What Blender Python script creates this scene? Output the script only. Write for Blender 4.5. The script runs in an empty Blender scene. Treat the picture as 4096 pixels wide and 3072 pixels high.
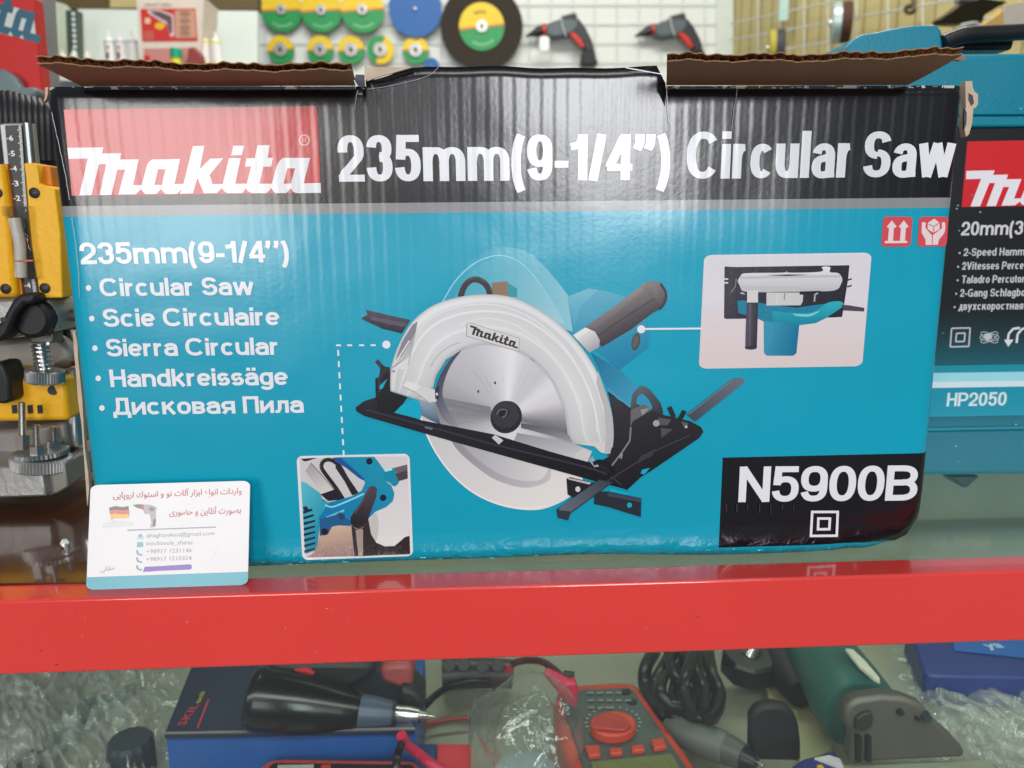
import bpy, bmesh, math, random
from mathutils import Vector, Matrix, noise as mnoise
R = math.radians
random.seed(7)
SC = bpy.context.scene
COL = SC.collection

# ------------------------------------------------------------------ camera
FPX = .751 * 4096
YAW, PIT, ROL = 0.04391673, 0.19324567, -0.00963166
CAM = Vector((-0.0195291, -0.36784453, 0.16468436))
_a = Vector((math.sin(YAW)*math.cos(PIT), math.cos(YAW)*math.cos(PIT), -math.sin(PIT)))
_r0 = Vector((math.cos(YAW), -math.sin(YAW), 0)); _u0 = _r0.cross(_a)
_r = math.cos(ROL)*_r0 + math.sin(ROL)*_u0
_u = -math.sin(ROL)*_r0 + math.cos(ROL)*_u0
cd = bpy.data.cameras.new('camera'); cam = bpy.data.objects.new('camera', cd); COL.objects.link(cam)
cd.sensor_width = 36; cd.lens = 36*.751; cd.clip_start = .01; cd.clip_end = 100
m = Matrix((_r, _u, -_a)).transposed().to_4x4(); m.translation = CAM
cam.matrix_world = m
cd.dof.use_dof = True; cd.dof.focus_distance = .372; cd.dof.aperture_fstop = 11.5
SC.camera = cam

# ------------------------------------------------------------------ world, lamps, exposure
w = bpy.data.worlds.new('World'); SC.world = w; w.use_nodes = True
bg = w.node_tree.nodes['Background']; bg.inputs[0].default_value = (.80, .88, 1, 1); bg.inputs[1].default_value = .28
SC.view_settings.view_transform = 'Standard'; SC.view_settings.look = 'None'
SC.view_settings.exposure = -.88; SC.view_settings.gamma = 1
def area(name, loc, target, sx, sy, power, color=(1, 1, 1)):
    l = bpy.data.lights.new(name, 'AREA'); l.shape = 'RECTANGLE'; l.size = sx; l.size_y = sy
    l.energy = power; l.color = color
    o = bpy.data.objects.new(name, l); COL.objects.link(o); o.location = loc
    o.rotation_euler = (Vector(target)-Vector(loc)).to_track_quat('-Z', 'Y').to_euler()
area('shop_window_light', (-1.12, -2.5, .62), (-1.0, 0, .3), .95, 1.15, 52, (1, .97, .93))
area('door_light', (.47, -2.5, .80), (.4, 0, .3), .62, 1.0, 62, (.96, .97, 1))
area('back_fill_light', (.1, 1.2, 2.3), (.1, 1.9, 0), 2.4, .6, 140, (1, .98, .93))  # unseen fill light, added to brighten the back wall
area('front_fill_light', (.3, -1.2, 2.2), (.2, -.4, 0), 1.6, .5, 24, (1, .98, .95))  # unseen fill from above the front, lifts the counter interior
area('counter_fill_light', (0, .0, -.025), (0, .25, -.232), 1.5, .02, 2.6, (1, .98, .9))  # added fill hidden behind the rail, brightens the goods inside
SC.cycles.max_bounces = 8; SC.cycles.transparent_max_bounces = 16

# ------------------------------------------------------------------ helpers
def lin(c):
    return tuple(((v/255)/12.92 if v/255 <= .04045 else ((v/255+.055)/1.055)**2.4) for v in c)
def ray(px, py): return _a + _r*((px-2048)/FPX) - _u*((py-1536)/FPX)
def plane_hit(px, py, p0, n):
    d = ray(px, py); return CAM + d*((Vector(p0)-CAM).dot(n)/d.dot(n))
def V(px, py, y): return plane_hit(px, py, (0, y, 0), Vector((0, 1, 0)))
def G(px, py, z): return plane_hit(px, py, (0, 0, z), Vector((0, 0, 1)))
def crop(ox, oy, s):
    return lambda pts: [(ox+x*s, oy+y*s) for x, y in pts]

MATS = {}
def mat(name, rgb, rough=.5, metal=0., var=.12, vscale=40., bump=0., bscale=200., spec=.5, coat=0.):
    if name in MATS: return MATS[name]
    m = bpy.data.materials.new(name); m.use_nodes = True; nt = m.node_tree; N = nt.nodes; L = nt.links
    b = N['Principled BSDF']; c = lin(rgb)
    tc = N.new('ShaderNodeTexCoord'); nz = N.new('ShaderNodeTexNoise'); nz.inputs['Scale'].default_value = vscale
    nz.inputs['Detail'].default_value = 6; L.new(tc.outputs['Object'], nz.inputs['Vector'])
    mx = N.new('ShaderNodeMix'); mx.data_type = 'RGBA'
    mx.inputs[6].default_value = (*[v*(1-var) for v in c], 1); mx.inputs[7].default_value = (*[min(1, v*(1+var)) for v in c], 1)
    L.new(nz.outputs[0], mx.inputs[0]); L.new(mx.outputs[2], b.inputs['Base Color'])
    mr = N.new('ShaderNodeMapRange'); mr.inputs[3].default_value = max(0, rough-.06); mr.inputs[4].default_value = min(1, rough+.1)
    L.new(nz.outputs[0], mr.inputs[0]); L.new(mr.outputs[0], b.inputs['Roughness'])
    b.inputs['Metallic'].default_value = metal; b.inputs['Specular IOR Level'].default_value = spec
    b.inputs['Coat Weight'].default_value = coat
    if bump:
        n2 = N.new('ShaderNodeTexNoise'); n2.inputs['Scale'].default_value = bscale; n2.inputs['Detail'].default_value = 4
        L.new(tc.outputs['Object'], n2.inputs['Vector'])
        bp = N.new('ShaderNodeBump'); bp.inputs['Distance'].default_value = bump; L.new(n2.outputs[0], bp.inputs['Height'])
        L.new(bp.outputs[0], b.inputs['Normal'])
    MATS[name] = m; return m

def mth(nt, op, a, b=None, c=None):
    n = nt.nodes.new('ShaderNodeMath'); n.operation = op
    for i, v in enumerate((a, b, c)):
        if v is None: continue
        if isinstance(v, (int, float)): n.inputs[i].default_value = v
        else: nt.links.new(v, n.inputs[i])
    return n.outputs[0]

def corrugation(nt, bsdf, amp=1.):
    """fluted board under glossy print: ridges 6.1 mm apart, plus dents and waviness, in the box's own coordinates"""
    N = nt.nodes; L = nt.links
    tc = N.new('ShaderNodeTexCoord'); sp = N.new('ShaderNodeSeparateXYZ'); L.new(tc.outputs['Object'], sp.inputs[0])
    X, Z = sp.outputs[0], sp.outputs[2]
    nz = N.new('ShaderNodeTexNoise'); nz.inputs['Scale'].default_value = 28; nz.inputs['Detail'].default_value = 3
    L.new(tc.outputs['Object'], nz.inputs['Vector'])
    ph = mth(nt, 'MULTIPLY', mth(nt, 'ADD', X, mth(nt, 'MULTIPLY', nz.outputs[0], .0022)), 2*math.pi/.0061)
    s = mth(nt, 'SINE', ph)
    sh = mth(nt, 'ADD', s, mth(nt, 'MULTIPLY', mth(nt, 'SINE', mth(nt, 'MULTIPLY', ph, 2)), .3))
    fade = N.new('ShaderNodeMapRange'); fade.inputs[1].default_value = .10; fade.inputs[2].default_value = .21
    fade.inputs[3].default_value = .22; fade.inputs[4].default_value = 1.; L.new(Z, fade.inputs[0])
    n1 = N.new('ShaderNodeTexNoise'); n1.inputs['Scale'].default_value = 9; n1.inputs['Detail'].default_value = 2
    L.new(tc.outputs['Object'], n1.inputs['Vector'])
    vary = mth(nt, 'ADD', .35, mth(nt, 'MULTIPLY', n1.outputs[0], 1.3))
    h1 = mth(nt, 'MULTIPLY', mth(nt, 'MULTIPLY', mth(nt, 'MULTIPLY', sh, fade.outputs[0]), vary), .000021*amp)
    n2 = N.new('ShaderNodeTexNoise'); n2.inputs['Scale'].default_value = 16; n2.inputs['Detail'].default_value = 1.5
    L.new(tc.outputs['Object'], n2.inputs['Vector'])
    h2 = mth(nt, 'MULTIPLY', n2.outputs[0], .0016)
    n3 = N.new('ShaderNodeTexNoise'); n3.inputs['Scale'].default_value = 420; n3.inputs['Detail'].default_value = 3
    L.new(tc.outputs['Object'], n3.inputs['Vector'])
    h3 = mth(nt, 'MULTIPLY', n3.outputs[0], .00004)
    # crumpled strip along the bottom edge
    bot = N.new('ShaderNodeMapRange'); bot.inputs[1].default_value = .016; bot.inputs[2].default_value = .003
    bot.inputs[3].default_value = 0; bot.inputs[4].default_value = 1; L.new(Z, bot.inputs[0])
    n4 = N.new('ShaderNodeTexNoise'); n4.inputs['Scale'].default_value = 90; n4.inputs['Detail'].default_value = 4
    n4.inputs['Distortion'].default_value = .6; L.new(tc.outputs['Object'], n4.inputs['Vector'])
    h4 = mth(nt, 'MULTIPLY', mth(nt, 'MULTIPLY', n4.outputs[0], bot.outputs[0]), .0022)
    h = mth(nt, 'ADD', mth(nt, 'ADD', h1, h2), mth(nt, 'ADD', h3, h4))
    bp = N.new('ShaderNodeBump'); bp.inputs['Distance'].default_value = 1; bp.inputs['Strength'].default_value = 1
    L.new(h, bp.inputs['Height']); L.new(bp.outputs[0], bsdf.inputs['Normal'])
    return tc, sp
def gloss(b, rough=.25):
    b.inputs['Roughness'].default_value = rough; b.inputs['Specular IOR Level'].default_value = .8

def ink_mat(name, rough=.25, corr=True):
    if name in MATS: return MATS[name]
    m = bpy.data.materials.new(name); m.use_nodes = True; nt = m.node_tree
    b = nt.nodes['Principled BSDF']; gloss(b, rough)
    at = nt.nodes.new('ShaderNodeAttribute'); at.attribute_name = 'Col'; nt.links.new(at.outputs[0], b.inputs['Base Color'])
    if corr: corrugation(nt, b)
    MATS[name] = m; return m

def thing(name, label, cat, loc=(0, 0, 0), group=None):
    o = bpy.data.objects.new(name, None); COL.objects.link(o); o.location = loc; o.empty_display_size = .02
    o['label'] = label; o['category'] = cat
    if group: o['group'] = group
    return o
def root_loc(p):
    v = Vector((0, 0, 0))
    while p: v += Vector(p.location); p = p.parent
    return v
def link(name, me, ma, parent=None, label=None, cat=None, group=None, kind=None, smooth=False):
    o = bpy.data.objects.new(name, me); COL.objects.link(o)
    if ma and not me.materials: me.materials.append(ma)
    if smooth:
        for p in me.polygons: p.use_smooth = True
    if parent:
        d = root_loc(parent); me.transform(Matrix.Translation(-d)); o.parent = parent
    else:
        vs = me.vertices
        if len(vs) and not kind:
            c = Vector((sum(v.co.x for v in vs)/len(vs), sum(v.co.y for v in vs)/len(vs), min(v.co.z for v in vs)))
            me.transform(Matrix.Translation(-c)); o.location = c
    if label: o['label'] = label
    if cat: o['category'] = cat
    if group: o['group'] = group
    if kind: o['kind'] = kind
    return o
def bevel(o, wd, seg=2, ang=30):
    b = o.modifiers.new('bevel', 'BEVEL'); b.width = wd; b.segments = seg; b.limit_method = 'ANGLE'; b.angle_limit = R(ang)
    b.harden_normals = False
    for p in o.data.polygons: p.use_smooth = True
    try: o.data.set_sharp_from_angle(angle=R(35))
    except Exception: pass
    return o
def extrude_me(name, pts, vec):
    bm = bmesh.new(); f = bm.faces.new([bm.verts.new(p) for p in pts])
    r = bmesh.ops.extrude_face_region(bm, geom=[f])
    bmesh.ops.translate(bm, vec=vec, verts=[g for g in r['geom'] if isinstance(g, bmesh.types.BMVert)])
    bmesh.ops.recalc_face_normals(bm, faces=bm.faces)
    me = bpy.data.meshes.new(name); bm.to_mesh(me); bm.free(); return me
def prism(name, px, y, depth, ma, parent=None, bev=0, **k):      # outline in a vertical plane, given depth backwards
    o = link(name, extrude_me(name, [V(*p, y) for p in px], (0, depth, 0)), ma, parent, **k)
    return bevel(o, bev) if bev else o
def slab(name, px, z, thick, ma, parent=None, bev=0, **k):       # outline on a level surface, given thickness downwards
    o = link(name, extrude_me(name, [G(*p, z) for p in px], (0, 0, -thick)), ma, parent, **k)
    return bevel(o, bev) if bev else o
def boxm(name, lo, hi, ma, parent=None, bev=0, **k):
    x0, y0, z0 = lo; x1, y1, z1 = hi
    o = link(name, extrude_me(name, [(x0, y0, z0), (x1, y0, z0), (x1, y0, z1), (x0, y0, z1)], (0, y1-y0, 0)), ma, parent, **k)
    return bevel(o, bev) if bev else o
def smooth_path(P, n=8):
    P = [Vector(p) for p in P]; out = []
    for i in range(len(P)-1):
        p0, p1, p2, p3 = P[max(i-1, 0)], P[i], P[i+1], P[min(i+2, len(P)-1)]
        for k in range(n):
            t = k/n
            out.append(.5*((2*p1)+(p2-p0)*t+(2*p0-5*p1+4*p2-p3)*t*t+(3*p1-p0-3*p2+p3)*t**3))
    out.append(P[-1]); return out
def tube_me(name, P, rad, seg=12, cap=True):
    P = [Vector(p) for p in P]; n = len(P); vs = []; fs = []
    rr = rad if isinstance(rad, (list, tuple)) else [rad]*n
    if len(rr) != n: rr = [rr[0]+(rr[-1]-rr[0])*i/(n-1) for i in range(n)]
    up = Vector((0, 0, 1)); t0 = (P[1]-P[0]).normalized()
    if abs(t0.dot(up)) > .95: up = Vector((0, 1, 0))
    nx = t0.cross(up).normalized()
    for i in range(n):
        t = (P[min(i+1, n-1)]-P[max(i-1, 0)]).normalized()
        nx = (nx - t*nx.dot(t)).normalized(); ny = t.cross(nx)
        for k in range(seg):
            a = 2*math.pi*k/seg; vs.append(P[i]+(nx*math.cos(a)+ny*math.sin(a))*rr[i])
    for i in range(n-1):
        for k in range(seg):
            k2 = (k+1) % seg; fs.append((i*seg+k, i*seg+k2, (i+1)*seg+k2, (i+1)*seg+k))
    if cap: fs.append(tuple(range(seg))[::-1]); fs.append(tuple((n-1)*seg+k for k in range(seg)))
    me = bpy.data.meshes.new(name); me.from_pydata([tuple(v) for v in vs], [], fs); me.validate(); return me
def tube(name, P, rad, ma, parent=None, sm=True, seg=12, n=8, **k):
    o = link(name, tube_me(name, smooth_path(P, n) if sm else P, rad, seg), ma, parent, smooth=True, **k)
    try: o.data.set_sharp_from_angle(angle=R(40))
    except Exception: pass
    return o
def lathe(name, A, B, prof, ma, parent=None, seg=40, **k):       # prof: (position 0..1 between A and B, radius)
    A = Vector(A); B = Vector(B)
    return tube(name, [A+(B-A)*t for t, r in prof], [max(r, 1e-5) for t, r in prof], ma, parent, sm=False, seg=seg, **k)
def merge_me(name, mes):
    bm = bmesh.new()
    for m_ in mes: bm.from_mesh(m_)
    me = bpy.data.meshes.new(name); bm.to_mesh(me); bm.free(); return me
def copy_tree(o, parent=None, delta=None):
    c = o.copy(); COL.objects.link(c); c.parent = parent
    if delta is not None: c.location = Vector(o.location)+delta
    for ch in o.children: copy_tree(ch, c)
    return c

# ---- flat printed matter: polygons in picture coordinates laid on a plane
class Ink:
    def __init__(s, mapf, off): s.map = mapf; s.off = off; s.v = []; s.f = []; s.c = []; s.n = 0
    def add3(s, pts3, col, lift):
        b = len(s.v); s.v += [tuple(p+s.off*(s.base+lift)) for p in pts3]; s.f.append(tuple(range(b, b+len(pts3))))
        s.c.append([lin(c) for c in col] if isinstance(col[0], (tuple, list)) else [lin(col)]*len(pts3))
    base = .00025
    def poly(s, px, col, layer=0):
        if isinstance(col[0], tuple) and len(col) == 3 and not isinstance(col[2], tuple):      # (from, to, direction in degrees)
            d = (math.cos(R(col[2])), math.sin(R(col[2]))); q = [x*d[0]+y*d[1] for x, y in px]; a, b = min(q), max(q)
            col = [tuple(c0+(c1-c0)*(v-a)/((b-a) or 1) for c0, c1 in zip(col[0], col[1])) for v in q]
        s.n += 1; s.add3([s.map(*p) for p in px], col, layer*.00004+s.n*.0000008); return s
    def band(s, O, In, prof, layer, n=60, tone=None):      # shaded strip between two curves; prof: (0..1 across, grey or colour)
        def res(P):
            L = [0]
            for a, b in zip(P[:-1], P[1:]): L.append(L[-1]+math.hypot(b[0]-a[0], b[1]-a[1]))
            out = []; k = 0
            for i in range(n+1):
                t = L[-1]*i/n
                while k < len(P)-2 and L[k+1] < t: k += 1
                u = (t-L[k])/((L[k+1]-L[k]) or 1); out.append((P[k][0]+(P[k+1][0]-P[k][0])*u, P[k][1]+(P[k+1][1]-P[k][1])*u))
            return out
        O, In = res(O), res(In); s.n += 1
        C = lambda c, i: tuple(max(0, min(255, v+(tone(i/n) if tone else 0))) for v in ((c,)*3 if not isinstance(c, tuple) else c))
        for i in range(n):
            for (v0, c0), (v1, c1) in zip(prof[:-1], prof[1:]):
                M = lambda k, v: (O[k][0]+(In[k][0]-O[k][0])*v, O[k][1]+(In[k][1]-O[k][1])*v)
                s.add3([s.map(*M(i, v0)), s.map(*M(i+1, v0)), s.map(*M(i+1, v1)), s.map(*M(i, v1))], [C(c0, i), C(c0, i+1), C(c1, i+1), C(c1, i)], layer*.00004+s.n*.0000008)
    def line(s, px, wd, col, layer=0):
        s.n += 1; P = [Vector(p) for p in px]
        for i in range(len(P)-1):
            d = (P[i+1]-P[i]).normalized(); nn = Vector((-d.y, d.x))*wd/2
            q = [P[i]+nn, P[i+1]+nn, P[i+1]-nn, P[i]-nn]
            s.add3([s.map(*v) for v in q], col, layer*.00004+s.n*.0000008+(i % 2)*.0000004)
        return s
    def ell(s, c, rx, ry, col, layer=0, rot=0, n=32):
        cr, sr = math.cos(rot), math.sin(rot)
        return s.poly([(c[0]+rx*math.cos(a)*cr-ry*math.sin(a)*sr, c[1]+rx*math.cos(a)*sr+ry*math.sin(a)*cr) for a in [2*math.pi*i/n for i in range(n)]], col, layer)
    def strokes(s, pts_lists, col, layer):      # list of (3d quads)
        s.n += 1
        for i, (k, q) in enumerate(pts_lists): s.add3(q, col, layer*.00004+s.n*.0000008+k*1.4e-5+(i % 2)*2e-8)
    def build(s, name, ma, parent=None, **k):
        me = bpy.data.meshes.new(name); me.from_pydata(s.v, [], s.f)
        at = me.color_attributes.new('Col', 'FLOAT_COLOR', 'CORNER'); i = 0
        for cs in s.c:
            for c in cs: at.data[i].color = (*c, 1); i += 1
        # faces look along the printed normal
        me.update()
        bm = bmesh.new(); bm.from_mesh(me)
        fl = [f for f in bm.faces if f.normal.dot(s.off) < 0]
        bmesh.ops.reverse_faces(bm, faces=fl); bm.to_mesh(me); bm.free()
        return link(name, me, ma, parent, **k)
def rrect(x0, y0, x1, y1, r, n=6, q=None):
    out = []
    for cx, cy, a in ((x1-r, y0+r, -90), (x1-r, y1-r, 0), (x0+r, y1-r, 90), (x0+r, y0+r, 180)):
        out += [(cx+r*math.cos(R(a+90*i/n)), cy+r*math.sin(R(a+90*i/n))) for i in range(n+1)]
    return out
def rquad(q, r, n=6):      # rounded rectangle fitted into four corners TL TR BR BL
    out = []
    for u, v in rrect(0, 0, 1, 1, r, n):
        out.append(tuple(q[0][i]*(1-u)*(1-v)+q[1][i]*u*(1-v)+q[2][i]*u*v+q[3][i]*(1-u)*v for i in (0, 1)))
    return out
def keyhole(o, h, i, j): h = h[::-1]; j = len(h)-1-j; return o[:i+1]+h[j:]+h[:j+1]+o[i:]

# ---- a sans lettering drawn as strokes
CAP, XH, DE = .72, .53, -.2
def arc(cx, cy, rx, ry, a0, a1, n=22, e=2.35):
    out = []
    for i in range(n+1):
        a = R(a0+(a1-a0)*i/n); c, s = math.cos(a), math.sin(a)
        out.append((cx+rx*math.copysign(abs(c)**(2/e), c), cy+ry*math.copysign(abs(s)**(2/e), s)))
    return out
WID = {'m': .82, 'w': .76, 'l': .14, 'i': .14, '1': .33, '(': .25, ')': .25, '-': .27, '/': .3, '”': .40, 'r': .34, 'c': .50, 's': .47, 'k': .5,
       't': .3, ' ': .2, 'N': .58, 'H': .58, 'B': .6, 'P': .58, 'C': .70, 'S': .58, 'V': .6, 'T': .56, 'G': .66, 'Д': .64, 'П': .58, 'в': .47, 'т': .44,
       'R': .6, 'z': .44, '.': .14, '+': .5, 'E': .5, 'x': .5, 'х': .5, 'y': .5, 'у': .5}
def glyph(ch, t, h, k):
    wd = max(WID.get(ch, .5)*k, t*1.0 if ch in 'li.' else 0); L, Rr = t/2, wd-t/2; C = (L+Rr)/2; rx = (Rr-L)/2
    B, X, A, D = h/2, XH-h/2, CAP-h/2, DE+h/2
    if ch in 'li': Rr = L = C = wd/2
    ar = .17
    S = []
    def arch(x0, x1, top=X, r=.19): return arc((x0+x1)/2, top-r, (x1-x0)/2, r, 180, 0)+[(x1, 0)]
    bowl = lambda: arc(C, (X+B)/2, rx, (X-B)/2, 0, 360, 40)
    if ch == '0': S = [arc(C, CAP/2, rx, (A-B)/2, 0, 360, 44)]
    elif ch == '1': S = [[(Rr, 0), (Rr, CAP)], [(0, .53), (Rr*.55, .545), (Rr*.85, .60), (Rr, .70)]]
    elif ch == '2': S = [arc(C, A-.19, rx, .19, 185, -28, 20)+[(C, .24), (L+.02, B+.07), (L, B)], [(0, B), (wd, B)]]
    elif ch == '3': S = [arc(C, A-.155, rx*.94, .155, 175, -90, 22), arc(C, B+.175, rx, .175, 90, -178, 24)]
    elif ch == '4': S = [[(wd*.72, 0), (wd*.72, CAP)], [(wd*.66, CAP-h*.3), (h*.35, .20)], [(0, .20), (wd, .20)]]
    elif ch == '5': S = [[(L+.03, A), (wd-.02, A)], [(L+.045, CAP), (L+.02, .34)], arc(C, B+.2, rx, .2, 150, -172, 26)]
    elif ch == '9': S = [arc(C, A-.2, rx, .2, 0, 360, 36), [(Rr, A-.2), (Rr, B+.22)]+arc(C, B+.2, rx, .2, 0, -165, 16)]
    elif ch == '(': S = [arc(wd+.03, .27, wd+.03-t*.45, .5, 118, 242, 16, 2)]
    elif ch == ')': S = [arc(-.03, .27, wd+.03-t*.45, .5, 62, -62, 16, 2)]
    elif ch == '-': S = [[(0, .255), (wd, .255)]]
    elif ch == '/': S = [[(t*.35, -.01), (wd-t*.35, CAP)]]
    elif ch == '”':
        for x in (L, Rr): S.append([(x+.0, CAP), (x, .60), (x-.02, .53), (x-.05, .48)])
    elif ch == '.': S = [[(C, 0), (C, h)]]
    elif ch == 'm':
        S = [[(L, 0), (L, XH)], arch(L, C), arch(C, Rr)]
    elif ch == 'n': S = [[(L, 0), (L, XH)], arch(L, Rr)]
    elif ch == 'h': S = [[(L, 0), (L, CAP)], arch(L, Rr)]
    elif ch == 'r': S = [[(L, 0), (L, XH)], arc(Rr+.03, X-.2, Rr+.03-L, .2, 180, 92, 10)]
    elif ch == 'u': S = [[(Rr, XH), (Rr, 0)], [(L, XH)]+arc(C, B+.19, rx, .19, 180, 360)]
    elif ch in 'cс': S = [arc(C, (X+B)/2, rx, (X-B)/2, 42, 318, 30)]
    elif ch in 'oо': S = [bowl()]
    elif ch in 'eе': S = [arc(C, (X+B)/2, rx, (X-B)/2, 0, 322, 34), [(L, (X+B)/2), (Rr, (X+B)/2)]]
    elif ch in 'aаä':
        S = [arc(C, X-.15, rx, .15, 165, 0, 16)+[(Rr, .1), (Rr+.01, 0)],
             [(Rr, .325)]+arc(C, B+.115, rx*1.0, .125, 100, 330, 22)]
        if ch == 'ä': S += [[(C-.1, .6), (C-.1, .6+h)], [(C+.1, .6), (C+.1, .6+h)]]
    elif ch == 'd': S = [bowl(), [(Rr, 0), (Rr, CAP)]]
    elif ch == 'b': S = [bowl(), [(L, 0), (L, CAP)]]
    elif ch in 'pр': S = [bowl(), [(L, DE), (L, XH)]]
    elif ch == 'g': S = [bowl(), [(Rr, XH), (Rr, D+.14)]+arc(C, D+.14, rx, .14, 0, -160, 14)]
    elif ch in 'kк':
        S = [[(L, 0), (L, CAP if ch == 'k' else XH)], [(Rr-.01, XH), (L+.03, .23)], [(L+.14, .31), (Rr+.01, 0)]]
    elif ch == 's' : S = [arc(C, X-.115, rx*.95, .115, 25, 270, 18), arc(C, B+.12, rx, .12, 90, -160, 18)]
    elif ch == 'S': S = [arc(C, A-.16, rx*.95, .16, 15, 270, 22), arc(C, B+.165, rx, .165, 90, -170, 22)]
    elif ch == 't': S = [[(C, CAP-.06), (C, .12), (C+.02, B+.02), (wd, B)], [(0, X), (wd, X)]]
    elif ch in 'l': S = [[(C, 0), (C, CAP)]]
    elif ch == 'i': S = [[(C, 0), (C, XH)], [(C, CAP-h*1.05), (C, CAP)]]
    elif ch == 'w': S = [[(L*.8, XH), (wd*.27, 0)], [(wd*.27, 0), (wd*.5, XH)], [(wd*.5, XH), (wd*.73, 0)], [(wd*.73, 0), (wd-L*.8, XH)]]
    elif ch == 'C': S = [arc(C, CAP/2, rx, (A-B)/2, 38, 322, 34)]
    elif ch == 'G': S = [arc(C, CAP/2, rx, (A-B)/2, 40, 340, 34), [(C, .33), (Rr+t/2, .33)], [(Rr, .33), (Rr, 0)]]
    elif ch == 'N': S = [[(L, 0), (L, CAP)], [(Rr, 0), (Rr, CAP)], [(L, CAP-h*.2), (Rr, h*.2)]]
    elif ch == 'H': S = [[(L, 0), (L, CAP)], [(Rr, 0), (Rr, CAP)], [(L, .37), (Rr, .37)]]
    elif ch == 'B': S = [[(L, 0), (L, CAP)], [(L, A), (C, A)]+arc(C, A-.145, rx*.93, .145, 90, -90, 12)+[(L, A-.29)], [(L, A-.29), (C, A-.29)]+arc(C, B+.16, rx, .16, 90, -90, 14)+[(L, B)]]
    elif ch in 'PR':
        S = [[(L, 0), (L, CAP)], [(L, A), (C, A)]+arc(C, A-.175, rx, .175, 90, -90, 14)+[(L, A-.35)]]
        if ch == 'R': S.append([(C, .3), (Rr, 0)])
    elif ch == 'V': S = [[(L*.8, CAP), (C, 0)], [(wd-L*.8, CAP), (C, 0)]]
    elif ch == 'T': S = [[(0, A), (wd, A)], [(C, 0), (C, CAP)]]
    elif ch == 'П': S = [[(L, 0), (L, CAP)], [(Rr, 0), (Rr, CAP)], [(L, A), (Rr, A)]]
    elif ch in 'Дд':
        T = CAP if ch == 'Д' else XH; q = T-h/2
        S = [[(0, h/2), (wd, h/2)], [(L*.9, h/2), (L*.9, -.13)], [(wd-L*.9, h/2), (wd-L*.9, -.13)], [(Rr-.05, 0), (Rr-.05, T)],
             [(Rr-.05, q), (L+.11, q)], [(L+.14, T), (L+.13, .3), (L+.07, h/2)]]
    elif ch == 'и': S = [[(L, 0), (L, XH)], [(Rr, 0), (Rr, XH)], [(L, .06), (Rr, XH-.06)]]
    elif ch == 'н': S = [[(L, 0), (L, XH)], [(Rr, 0), (Rr, XH)], [(L, .28), (Rr, .28)]]
    elif ch == 'в': S = [[(L, 0), (L, XH)], [(L, X), (C, X)]+arc(C, X-.105, rx*.9, .105, 90, -90, 10)+[(L, X-.21)], [(L, X-.21), (C, X-.21)]+arc(C, (X-.21+B)/2, rx, (X-.21-B)/2, 90, -90, 10)+[(L, B)]]
    elif ch == 'л': S = [[(Rr, 0), (Rr, XH)], [(Rr, X), (L+.09, X)], [(L+.11, XH), (L+.1, .2), (L+.05, .06), (0, B)]]
    elif ch == 'я': S = [[(Rr, 0), (Rr, XH)], [(Rr, X), (C, X)]+arc(C, X-.13, rx, .13, 90, 270, 12)+[(Rr, X-.26)], [(C, .24), (L, 0)]]
    elif ch == 'т': S = [[(0, X), (wd, X)], [(C, 0), (C, XH)]]
    elif ch in 'xх': S = [[(L, XH), (Rr, 0)], [(L, 0), (Rr, XH)]]
    elif ch in 'yу': S = [[(L*.8, XH), (C, .02)], [(wd-L*.8, XH), (C-.02, .0), (C-.08, D), (L-.02, D)]]
    elif ch == '+': S = [[(0, .3), (wd, .3)], [(C, .08), (C, .52)]]
    elif ch == 'z': S = [[(0, X), (wd, X)], [(0, B), (wd, B)], [(L, B), (Rr, X)]]
    return S, wd
def ribbon_quads(P, t, h):
    n = len(P); out = []; nr = []
    closed = abs(P[0][0]-P[-1][0])+abs(P[0][1]-P[-1][1]) < 1e-5
    for i in range(n):
        if closed and i in (0, n-1): a, b = P[n-2], P[1]
        else: a, b = P[max(i-1, 0)], P[min(i+1, n-1)]
        dx, dy = b[0]-a[0], b[1]-a[1]; l = math.hypot(dx, dy) or 1
        # keep the width on both sides of a bend
        nx, ny = -dy/l, dx/l; nr.append((nx*t/2, ny*h/2))
    for i in range(n-1):
        (x0, y0), (x1, y1) = P[i], P[i+1]
        out.append([(x0+nr[i][0], y0+nr[i][1]), (x1+nr[i+1][0], y1+nr[i+1][1]), (x1-nr[i+1][0], y1-nr[i+1][1]), (x0-nr[i][0], y0-nr[i][1])])
    return out
def write(ink, text, p0, p1, top, col, layer, t=.13, h=.11, k=1, gap=.055, up=Vector((0, 0, 1)), stem=.19, bar=.155):
    """text on the ink's plane between the picture points p0 and p1 of the baseline; top = a picture point at cap height"""
    A, B, T = ink.map(*p0), ink.map(*p1), ink.map(*top)
    tot = sum(WID.get(c, .5)*k+gap for c in text)-gap; ex0 = (B-A).length/tot; hg = (T-A).dot(up)/CAP
    t = stem*hg*CAP/ex0; h = bar*CAP
    quads = []; x = 0
    for ch in text:
        S, wd = glyph(ch, t, h, k)
        for k_s, s in enumerate(S):
            quads += [(k_s, [(x+a, b) for a, b in q]) for q in ribbon_quads(s, t, h)]
        x += wd+gap*(1 if ch != ' ' else 1)
    x -= gap
    ex = (B-A)/x; upn = up-(up.dot(ex)/ex.dot(ex))*ex*0; upn.normalize()
    hgt = (T-A).dot(upn)/CAP
    ink.strokes([(k_s, [A+ex*a+upn*hgt*b for a, b in q]) for k_s, q in quads], col, layer)
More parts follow.
